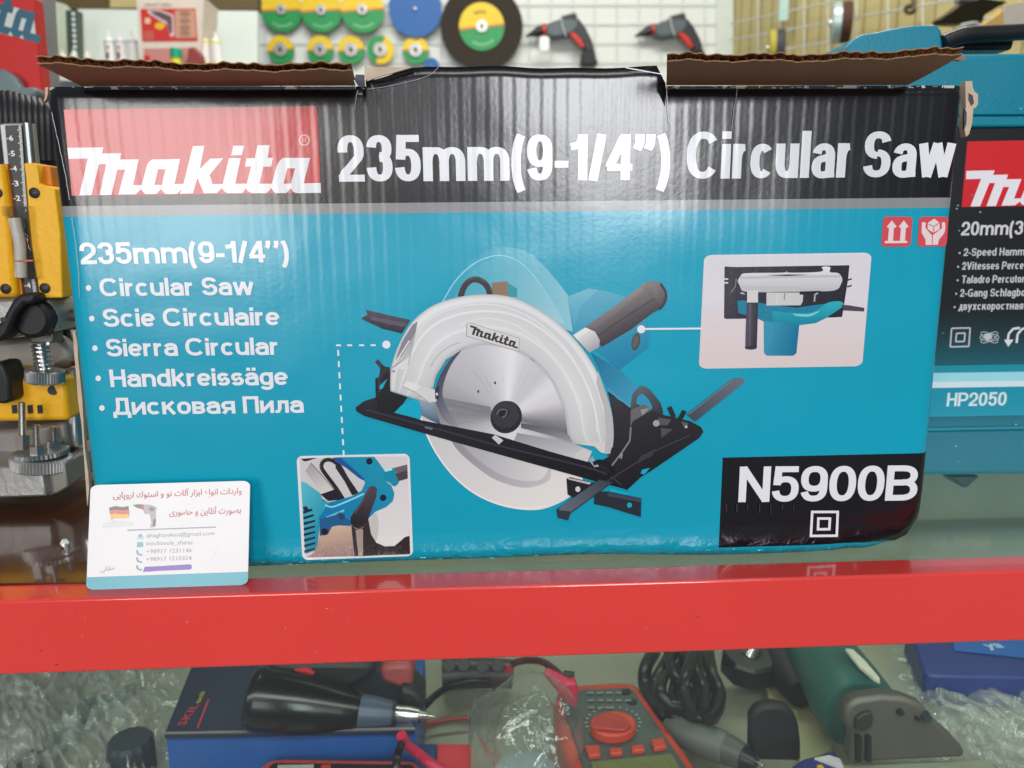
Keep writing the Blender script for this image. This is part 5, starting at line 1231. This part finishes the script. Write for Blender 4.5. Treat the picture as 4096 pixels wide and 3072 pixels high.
I.poly([(1150, 2700), (1250, 2690), (1270, 2720), (1180, 2730)], (170, 40, 50), 2)
I.build('box_print', pl, bb)
# drill lying on the box
dr = thing('black_drill', 'black drill with a chrome chuck lying on the navy box', 'drill', V(1300, 2880, .17))
YD = G(1250, 2925, FLOOR+ZB).y+.012
def pt(x, y, yy=None):
    yy = YD if yy is None else yy
    return V(900+x*.5425, 2550+y*.5425, yy)
def _unused(x, y, yy=.17): return V(900+x*.5425, 2550+y*.5425, yy)
s = (V(1100, 2800, YD)-V(1000, 2800, YD)).length/100*.5425
bkg = mat('gloss_black', (14, 15, 17), .22, var=.1)
lathe('drill_housing', pt(180, 440), pt(990, 545), [(0, 190*s), (.03, 222*s), (.1, 236*s), (.45, 226*s), (.62, 205*s), (.85, 162*s), (.97, 145*s), (1, 132*s)], bkg, dr)
lathe('drill_collar', pt(992, 545), pt(1235, 565), [(0, 128*s), (.5, 118*s), (1, 95*s)], mat('collar_grey', (66, 80, 100), .35), dr)
lathe('chuck_sleeve', pt(1236, 565), pt(1260, 566), [(0, 105*s), (1, 100*s)], dark, dr)
lathe('chuck', pt(1258, 560), pt(1425, 575), [(0, 62*s), (.5, 66*s), (1, 52*s)], chrome, dr)
lathe('chuck_jaws', pt(1420, 572), pt(1545, 585), [(0, 40*s), (.8, 22*s), (1, 10*s)], chrome, dr)
prism('drill_handle', k1([(300,180),(640,160),(1100,170),(1120,290),(900,420),(500,380),(300,330)]), YD+.01, .06, mat('matt_black', (20, 20, 22)), dr, bev=.01)
prism('drill_badge', k1([(510,240),(600,225),(660,260),(620,295),(560,285)]), YD+.008, .002, redc, dr)
prism('drill_switch', k1([(1130,220),(1260,195),(1380,200),(1385,400),(1320,390),(1150,330)]), YD+.02, .03, mat('drill_switch_red', (150, 66, 66), .5), dr, bev=.004)
prism('chuck_backing', k1([(1290,370),(1400,400),(1470,480),(1440,660),(1350,680),(1300,640)]), YD+.012, .03, dark, dr, bev=.005)  # dark rounded block set behind the chuck
# other boxes and bits
b2 = thing('blue_red_box', 'blue box with a red end under the clear bubble pack', 'box', onf(1750, 3040, 0))
slab('box_top', k1([(-300,1150),(-60,800),(1560,780),(1555,1150)]), FLOOR+.03, .03, mat('deep_blue_card', (26, 58, 110), .4, var=.2), b2, bev=.001)
slab('box_end', k1([(1562,782),(1810,785),(1815,1150),(1557,1150)]), FLOOR+.03, .03, redc, b2, bev=.001)
def meter(name, label, P, z, pieces):
    t = thing(name, label, 'multimeter', G(*P[0], z)); return t
om = mat('orange_red_rubber', (196, 66, 44), .45, var=.1); mf = mat('meter_grey', (74, 84, 82), .5, var=.15, vscale=60)
m1 = thing('multimeter', 'grey multimeter with an orange red rim and dial, right of the clear bubble pack', 'multimeter', onf(2500, 3000), 'red rimmed multimeters')
ZM = .038
slab('meter_rim', k2([(455,440),(520,370),(640,375),(900,357),(1040,355),(1100,380),(1150,450),(1330,700),(1500,930),(1640,1150),(1700,1300),(650,1300),(560,1000),(470,760),(430,560)]), FLOOR+ZM, .03, om, m1, bev=.004)
slab('meter_face', k2([(500,480),(560,420),(1040,400),(1080,430),(1300,750),(1440,950),(1570,1150),(1600,1300),(740,1300),(640,950),(560,700),(500,560)]), FLOOR+ZM+.002, .006, mf, m1, bev=.001)
dl = slab('meter_dial', [(k[0], k[1]) for k in [(2000+.4973*(910+185*math.cos(a)), 2550+.4973*(685+100*math.sin(a))) for a in [i*math.pi/16 for i in range(32)]]], FLOOR+ZM+.010, .008, om, m1, bev=.0015)
slab('dial_grip', k2([(740,720),(800,610),(870,590),(1000,640),(1060,700),(1000,740),(880,730)]), FLOOR+ZM+.013, .003, mat('dial_shade', (166, 50, 36), .5), dl, bev=.001)
I = Ink(lambda x, y: G(x, y, FLOOR+ZM+.003), Vector((0, 0, 1)))
for k in range(24):
    a = k*math.pi/12; c0, s0 = math.cos(a), math.sin(a)
    I.line(k2([(910+205*c0, 685+116*s0), (910+228*c0, 685+130*s0)]), 4, (170, 178, 170), 1)
for y, n_ in ((440, 4), (500, 5), (560, 3)):
    for k in range(n_): I.poly(k2([(680+k*75+y*.05, y), (730+k*75+y*.05, y-3), (732+k*75+y*.05, y+14), (682+k*75+y*.05, y+17)]), (120, 134, 128), 1)
I.build('meter_lettering', pl, m1, kind='stuff')
for q in ([(680,862),(800,860),(812,940),(712,948)], [(878,882),(980,878),(988,925),(888,930)], [(1055,862),(1155,855),(1165,900),(1062,908)], [(1212,815),(1310,798),(1345,870),(1240,888)]):
    slab('meter_button', k2(q), FLOOR+ZM+.006, .004, om, m1, bev=.001)
slab('meter_screen', k2([(735,1000),(1380,935),(1500,1130),(1520,1300),(780,1300)]), FLOOR+ZM+.0035, .0015, mat('lcd', (112, 120, 70), .25), m1)
for x, y in ((1015, 432), (1065, 512)): slab('meter_socket', [(2000+.4973*(x+38*math.cos(a)), 2550+.4973*(y+20*math.sin(a))) for a in [i*math.pi/8 for i in range(16)]], FLOOR+ZM+.0032, .0015, dark, m1)
m2 = thing('multimeter', 'multimeter with an orange rim at the bottom edge, in front of the navy box', 'multimeter', onf(1400, 3072, .03), 'red rimmed multimeters')
slab('meter_rim', k1([(230,1180),(270,940),(330,895),(450,885),(1300,898),(1400,905),(1440,950),(1500,1180)]), FLOOR+.045, .02, om, m2, bev=.003)
slab('meter_face', k1([(290,1180),(320,960),(360,925),(1270,935),(1370,935),(1400,960),(1440,1180)]), FLOOR+.0465, .004, blkpl, m2)
slab('meter_screen', k1([(370,1100),(390,940),(655,935),(640,1100)]), FLOOR+.047, .001, mat('lcd_pale', (170, 178, 170), .3), m2)
slab('meter_marking', k1([(710,938),(780,936),(775,1000),(705,1000)]), FLOOR+.047, .001, om, m2)
# leads
def lead(name, label, pts, z, r, ma, cr=k1, **k):
    return tube(name, [G(*cr([p])[0], FLOOR+(p[2] if len(p) > 2 else z)) for p in [(q[0], q[1])+tuple(q[2:]) for q in pts]], r, ma, label=label, cat='cable', **k)
def lead3(name, label, pts, r, ma, cr): 
    P = [G(*cr([(a, b_4)])[0], FLOOR+z) for a, b_4, z in pts]; return tube(name, P, r, ma, label=label, cat='cable')
rl = mat('red_lead', (196, 40, 76), .35); rl2 = mat('dull_red_lead', (150, 48, 36), .45); bl2 = mat('black_lead', (18, 18, 20), .35)
lead3('test_lead', 'bright pink red test lead curving below the drill chuck', [(1300,720,.07),(1340,790,.06),(1420,850,.05),(1520,930,.05),(1640,1000,.045)], .0035, rl, k1)
lead3('test_lead', 'thin dull red lead running from the chuck towards the bubble pack', [(1420,760,.02),(1440,690,.015),(1500,640,.01),(1620,612,.01),(1790,592,.01)], .0020, rl2, k1)
lead3('test_lead', 'black lead arching behind the drill chuck', [(1480,500,.02),(1560,420,.02),(1680,350,.02),(1830,315,.02),(1960,325,.02)], .0030, bl2, k1)
lead3('test_lead', 'black lead hanging over the multimeter rim at the bottom edge', [(1300,790,.07),(1275,860,.06),(1262,960,.055),(1255,1050,.05)], .0028, bl2, k1)
lead3('test_lead', 'dark red lead looping up to the pink plug of the multimeter', [(-60,360,.01),(20,290,.02),(100,215,.03),(200,185,.035),(320,190,.04),(400,230,.045),(480,300,.05),(540,370,.055)], .0030, mat('dark_red_lead', (84, 28, 40), .4), k2)
lead3('test_lead', 'short pink red lead standing out left of the dark loop', [(-40,390,.01),(20,320,.02),(80,240,.03)], .0040, rl, k2)
pg = thing('test_plug', 'pink red plug pushed into the multimeter beside the bubble pack', 'plug', onf(2270, 2750, .04))
lathe('plug_sleeve', G(*k2([(365,270)])[0], FLOOR+.07), G(*k2([(520,390)])[0], FLOOR+.06), [(0, .003), (1, .007)], rl, pg)
prism('plug_body', k2([(470,370),(610,365),(630,420),(625,560),(590,575),(540,540),(500,470),(455,440)]), G(*k2([(540, 570)])[0], FLOOR+.045).y, .012, rl, pg, bev=.002)
lathe('plug_cap', G(*k2([(510,330)])[0], FLOOR+.062), G(*k2([(590,340)])[0], FLOOR+.062), [(0, .006), (1, .006)], dark, pg)
cl_ = thing('crocodile_clip', 'red and tan crocodile clip below the drill chuck', 'clip', V(1550, 2960, .14))
prism('clip_jaw', k1([(1040,690),(1080,655),(1180,680),(1280,705),(1290,745),(1200,770),(1060,770),(1035,740)]), .135, .012, mat('clip_tan', (196, 130, 110), .5), cl_, bev=.003)
prism('clip_grip', k1([(1240,690),(1320,660),(1360,680),(1375,760),(1300,770),(1250,740)]), .13, .014, mat('clip_red', (196, 52, 50), .4), cl_, bev=.004)
# clear bubble pack
def bub_me(name, c, rx, ry, rz, seed, rough=.06):
    bm = bmesh.new(); bmesh.ops.create_icosphere(bm, subdivisions=5, radius=1)
    for v in bm.verts:
        p = v.co.copy(); n_ = mnoise.noise(p*1.7+Vector((seed, 0, 0)))*.18+mnoise.noise(p*4.5+Vector((0, seed, 0)))*rough
        p = p*(1+n_); v.co = Vector((p.x*rx, p.y*ry, max(-.15, p.z)*rz))+c
    me = bpy.data.meshes.new(name); bm.to_mesh(me); bm.free(); return me
clr2 = glass_mat('clear_blister', (.93, .95, .95), 1.8, .05, .004, dust_haze=.035)
bp0 = thing('bubble_pack', 'clear plastic bubble pack with a pale disc inside, in the middle of the counter', 'plastic pack', onf(2100, 3050))
cc = onf(2100, 3010, .03); link('clear_dome', bub_me('clear_dome', cc, .046, .045, .055, 3), clr2, bp0, smooth=True)
lathe('inner_disc', cc+Vector((0, -.004, -.016)), cc+Vector((0, -.004, -.010)), [(0, .022), (.7, .022), (1, .018)], mat('pale_blue_disc', (186, 194, 200), .3), bp0)
link('inner_dome', bub_me('inner_dome', cc+Vector((.004, .01, .0)), .030, .026, .036, 8, .10), clr2, bp0, smooth=True)
# cable bundle
cb = thing('cable_bundle', 'bundle of black cable looped and tied, right of the multimeter', 'cable', onf(2750, 2870))
loops = [[(1240,120),(1170,250),(1170,400),(1220,540),(1330,620),(1480,640),(1620,600),(1700,480),(1700,300),(1660,120)], [(1400,110),(1310,260),(1250,400),(1300,560),(1440,640),(1560,600),(1600,430),(1560,260),(1500,110)],
         [(1600,110),(1640,300),(1750,450),(1760,560),(1710,650)], [(1500,120),(1430,300),(1400,460),(1480,600),(1600,640),(1720,640)], [(1680,110),(1700,260),(1770,440),(1740,580),(1680,660)], [(1350,110),(1400,300),(1520,450),(1560,600)], [(1450,110),(1560,250),(1640,420),(1640,600)],
         [(1320,300),(1290,430),(1380,540),(1520,560)], [(1560,110),(1500,300),(1480,450),(1540,620)]]
for i, lp in enumerate(loops): tube('cable_loop', [G(*k2([p])[0], FLOOR+.03+.004*i+.004*math.sin(j*2.)) for j, p in enumerate(lp)], .0045 if i > 1 else .0058, bl2, cb)
# grey soldering-gun like tool, black pad
gt_ = thing('grey_die_grinder', 'grey tapered rotary tool pointing to the lower right, under the cable bundle', 'rotary tool', onf(2850, 2960))
s2 = .4973*(onf(2900, 2950, .03)-onf(2800, 2950, .03)).length/100
def kk(x, y, h=.03): return G(*k2([(x, y)])[0], FLOOR+h)
gym = mat('tool_grey', (96, 100, 98), .45, var=.12)
lathe('grinder_body', kk(1330, 700), kk(1830, 900), [(0, 60*s2), (.2, 120*s2), (.6, 135*s2), (.95, 125*s2), (1, 100*s2)], gym, gt_)
lathe('grinder_neck', kk(1830, 900), kk(1960, 965), [(0, 118*s2), (1, 100*s2)], mat('neck_grey', (80, 82, 82), .4), gt_)
lathe('grinder_nose', kk(1960, 965), kk(2060, 1010), [(0, 92*s2), (1, 60*s2)], blkpl, gt_)
lathe('grinder_shaft', kk(2040, 990), kk(2120, 1035), [(0, 18*s2), (1, 16*s2)], chrome, gt_, seg=16)
pd = prism('black_pad', k3([(0,1100),(5,760),(40,690),(110,650),(220,645),(300,665),(370,730),(405,830),(420,960),(420,1110)]), .115, .010, mat('pad_black', (24, 27, 30), .6, var=.2), label='black rounded rubber pad standing left of the green grinder', cat='pad', bev=.006)
pc = slab('beige_card', k3([(110,320),(200,330),(430,620),(662,905),(668,990),(560,1060),(400,1110),(380,700),(150,560)]), FLOOR+.012, .010, mat('beige_card', (190, 184, 144), .5, var=.08), label='beige card sheet between the black pad and the green grinder', cat='card', bev=.001)
gk = thing('gear_knob', 'black toothed knob at the top of the counter, beside the cable bundle', 'knob', onf(2990, 2660))
g0 = onf(2990, 2690, .02); knurl('knob_rim', g0, g0+Vector((0, -.004, .022)), .024, gk, bl2, 9); lathe('knob_stem', g0+Vector((.0, -.004, .02)), g0+Vector((.004, -.004, .03)), [(0, .008), (1, .006)], chrome, gk)
dk2 = thing('black_hand_tool', 'black tool body lying between the toothed knob and the green grinder', 'tool', onf(3130, 2640))
tube('tool_body', [G(*k3([p])[0], FLOOR+.03) for p in [(160,150),(230,260),(330,420),(420,560)]], [.024, .012], mat('matt_black', (20, 20, 22)), dk2)
grn = mat('dark_green_plastic', (46, 96, 88), .38, var=.1)
gg_ = thing('angle_grinder', 'dark green angle grinder with a grey gear head, lying at lower right', 'grinder', onf(3500, 2900))
def k3p(x, y, h=.05): return G(*k3([(x, y)])[0], FLOOR+h)
s3 = .4955*(onf(3400, 2750, .04)-onf(3300, 2750, .04)).length/100
lathe('grinder_housing', k3p(470, 60), k3p(900, 740), [(0, 250*s3), (.3, 272*s3), (.7, 296*s3), (.95, 300*s3), (1, 270*s3)], grn, gg_)
YG = k3p(900, 740, .05).y-.03
prism('gear_head', k3([(770,800),(760,720),(800,640),(880,600),(1080,575),(1250,590),(1400,650),(1500,780),(1640,900),(1740,1010),(1740,1075),(800,1120),(830,880)]), YG, .012, mat('gear_head_grey', (98, 96, 90), .45, .4, var=.15), gg_, bev=.006)
prism('head_recess', k3([(860,760),(920,715),(990,705),(1000,760),(985,830),(920,860),(850,855)]), YG-.003, .004, mat('recess_brown', (44, 40, 38), .5), gg_, bev=.001)
for x in (885, 965): prism('head_slot', k3([(x-18,905),(x+18,905),(x+16,1110),(x-20,1112)]), YG-.0035, .004, blkpl, gg_)
for x, y, r_ in ((1415, 735, 40), (1205, 695, 26), (1340, 745, 16)):
    c_ = V(*k3([(x, y)])[0], YG); lathe('head_screw', c_+Vector((0, .001, 0)), c_+Vector((0, -.003, 0)), [(0, r_*s3), (1, r_*s3*.8)], mat('screw_blue_steel', (86, 94, 104), .3, .8) if r_ > 30 else dark, gg_, seg=20)
slab('label_strip', k3([(770,190),(830,195),(930,290),(1040,420),(1050,455),(1000,430),(880,330)]), FLOOR+.085, .002, mat('strip_white', (224, 224, 206), .4), gg_)
bcs = thing('blue_case', 'blue plastic case with a bright blue label at the right end of the counter', 'case', onf(4000, 2700))
slab('case_lid', k3([(1260,0),(1400,380),(1460,400),(2300,420),(2300,0)]), FLOOR+.03, .03, mat('blue_plastic', (36, 56, 128), .4, var=.15), bcs, bev=.003)
I = Ink(lambda x, y: G(x, y, FLOOR+.03), Vector((0, 0, 1))); I.base = .001
I.poly(k3([(1640,0),(1645,215),(2300,285),(2300,0)]), (10, 96, 186), 1); btext(I, 'ya', *k3([(1940,215),(2080,205),(1940,160)]), (180, 206, 230), 2, .03); I.build('case_label', pl, bcs)
slab('metal_ledge', k3([(740,1125),(1930,1080),(2100,1300),(700,1300)]), FLOOR+.03, .03, mat('ledge_green_grey', (150, 158, 138), .5), label='pale grey green strip along the bottom right edge', cat='strip', bev=.001)
pk = thing('blue_packet', 'small blue packet with a white label at the bottom edge under the black pad', 'packet', onf(3280, 3050))
slab('packet_body', k3([(420,1080),(600,1030),(680,1010),(760,1140),(760,1250),(300,1250),(320,1150)]), FLOOR+.05, .03, mat('packet_blue', (36, 48, 118), .4), pk, bev=.002)
slab('packet_label', k3([(520,1070),(640,1050),(730,1080),(755,1150),(700,1140)]), FLOOR+.0515, .0015, mat('packet_white', (206, 200, 206), .4), pk)
slab('packet_logo', k3([(540,1130),(580,1128),(600,1155),(540,1155)]), FLOOR+.0515, .0015, mat('packet_yellow', (214, 178, 30), .4), pk)
kn_ = thing('ribbed_cap', 'small dark ribbed knob at the bottom edge left of the navy box', 'knob', onf(530, 3060)); g0 = onf(532, 3060, .01)
knurl('knob_body', g0+Vector((0, 0, -.01)), g0+Vector((0, 0, .022)), .0165, kn_, mat('slate_plastic', (44, 54, 66), .5), 14)
fg = thing('flat_tool', 'grey flat tool half under the left end of the counter contents', 'tool', onf(250, 3050))
slab('tool_plate', k0([(50,1000),(150,880),(240,870),(330,900),(400,980),(440,1150),(0,1150)]), FLOOR+.02, .014, mat('tool_plate_grey', (84, 90, 88), .35, .5, var=.3), fg, bev=.003)
slab('green_strap', k0([(1100,350),(1090,410),(850,560),(700,720),(560,850),(440,960),(360,910),(330,800),(560,700),(640,500),(850,450)]), FLOOR+.006, .005, mat('strap_green', (28, 92, 78), .6, var=.3), label='green strap seen through the crumpled plastic at lower left', cat='strap', bev=.001)
bt = thing('rear_tool', 'dark tool lying at the back of the counter behind the drill chuck', 'tool', onf(1900, 2700))
tube('tool_body', [G(*k1([p])[0], FLOOR+.02) for p in [(1600,270),(1750,262),(1950,262),(2120,270)]], [.014, .012], mat('rear_dark', (58, 52, 50), .4), bt)
for x, y in ((1650, 205), (1760, 200), (1900, 212), (2010, 205)): lathe('tool_knob', G(*k1([(x, y)])[0], FLOOR+.02), G(*k1([(x, y)])[0], FLOOR+.045), [(0, .006), (1, .005)], dark, bt, seg=16)

# crumpled clear wrapping over both ends
def film(name, label, px0, px1, py0, py1, h0, seed, amp=.016):
    n, m_ = 200, 150; vs = []; fs = []
    for i in range(n+1):
        for j in range(m_+1):
            u, v = i/n, j/m_; p = onf(px0+(px1-px0)*u, py0+(py1-py0)*v)
            s_ = Vector(((p.x+p.y)*26+seed, (p.y-p.x)*11, 0)); w_ = mnoise.noise_vector(s_*1.3)*1.2; s_ = s_+w_; r1 = abs(mnoise.noise(s_*.8)); r2 = abs(mnoise.noise(s_*2.4+Vector((3, 1, 0)))); r3 = abs(mnoise.noise(s_*6.+w_))
            e = min(1, 6*min(u, 1-u, v+.2, 1-v+.2))
            z = FLOOR+.002+(h0+amp*.6*(1-3*r1)+amp*.5*(1-3*r2)+amp*.10*(1-3*r3))*max(.0, e)
            vs.append((p.x, p.y, max(FLOOR+.0015, z)))
    for i in range(n):
        for j in range(m_): a = i*(m_+1)+j; fs.append((a, a+1, a+m_+2, a+m_+1))
    me = bpy.data.meshes.new(name); me.from_pydata(vs, [], fs)
    return link(name, me, FILM, label=label, cat='plastic film', smooth=True)
FILM = bpy.data.materials.new('clear_film'); FILM.use_nodes = True; nt = FILM.node_tree; N = nt.nodes; L = nt.links; N.remove(N['Principled BSDF'])
tr = N.new('ShaderNodeBsdfTransparent'); tr.inputs[0].default_value = (.94, .96, .95, 1); gl = N.new('ShaderNodeBsdfGlossy'); gl.inputs['Roughness'].default_value = .13
df = N.new('ShaderNodeBsdfDiffuse'); df.inputs[0].default_value = (.75, .78, .76, 1)
fr = N.new('ShaderNodeFresnel'); fr.inputs[0].default_value = 1.55; m0 = N.new('ShaderNodeMixShader'); m0.inputs[0].default_value = .22; m1_ = N.new('ShaderNodeMixShader')
L.new(tr.outputs[0], m0.inputs[1]); L.new(df.outputs[0], m0.inputs[2]); ge = N.new('ShaderNodeNewGeometry'); L.new(mth(nt, 'MULTIPLY', mth(nt, 'MULTIPLY', fr.outputs[0], 1.3), mth(nt, 'SUBTRACT', 1, ge.outputs['Backfacing'])), m1_.inputs[0]); L.new(m0.outputs[0], m1_.inputs[1]); L.new(gl.outputs[0], m1_.inputs[2]); L.new(m1_.outputs[0], N['Material Output'].inputs[0])
film('plastic_film', 'crumpled clear plastic wrapping filling the lower left of the counter', -500, 760, 2560, 3300, .012, 4)
film('plastic_film', 'crumpled clear plastic wrapping around the green grinder at lower right', 3560, 4700, 2600, 3250, .006, 9, .012)
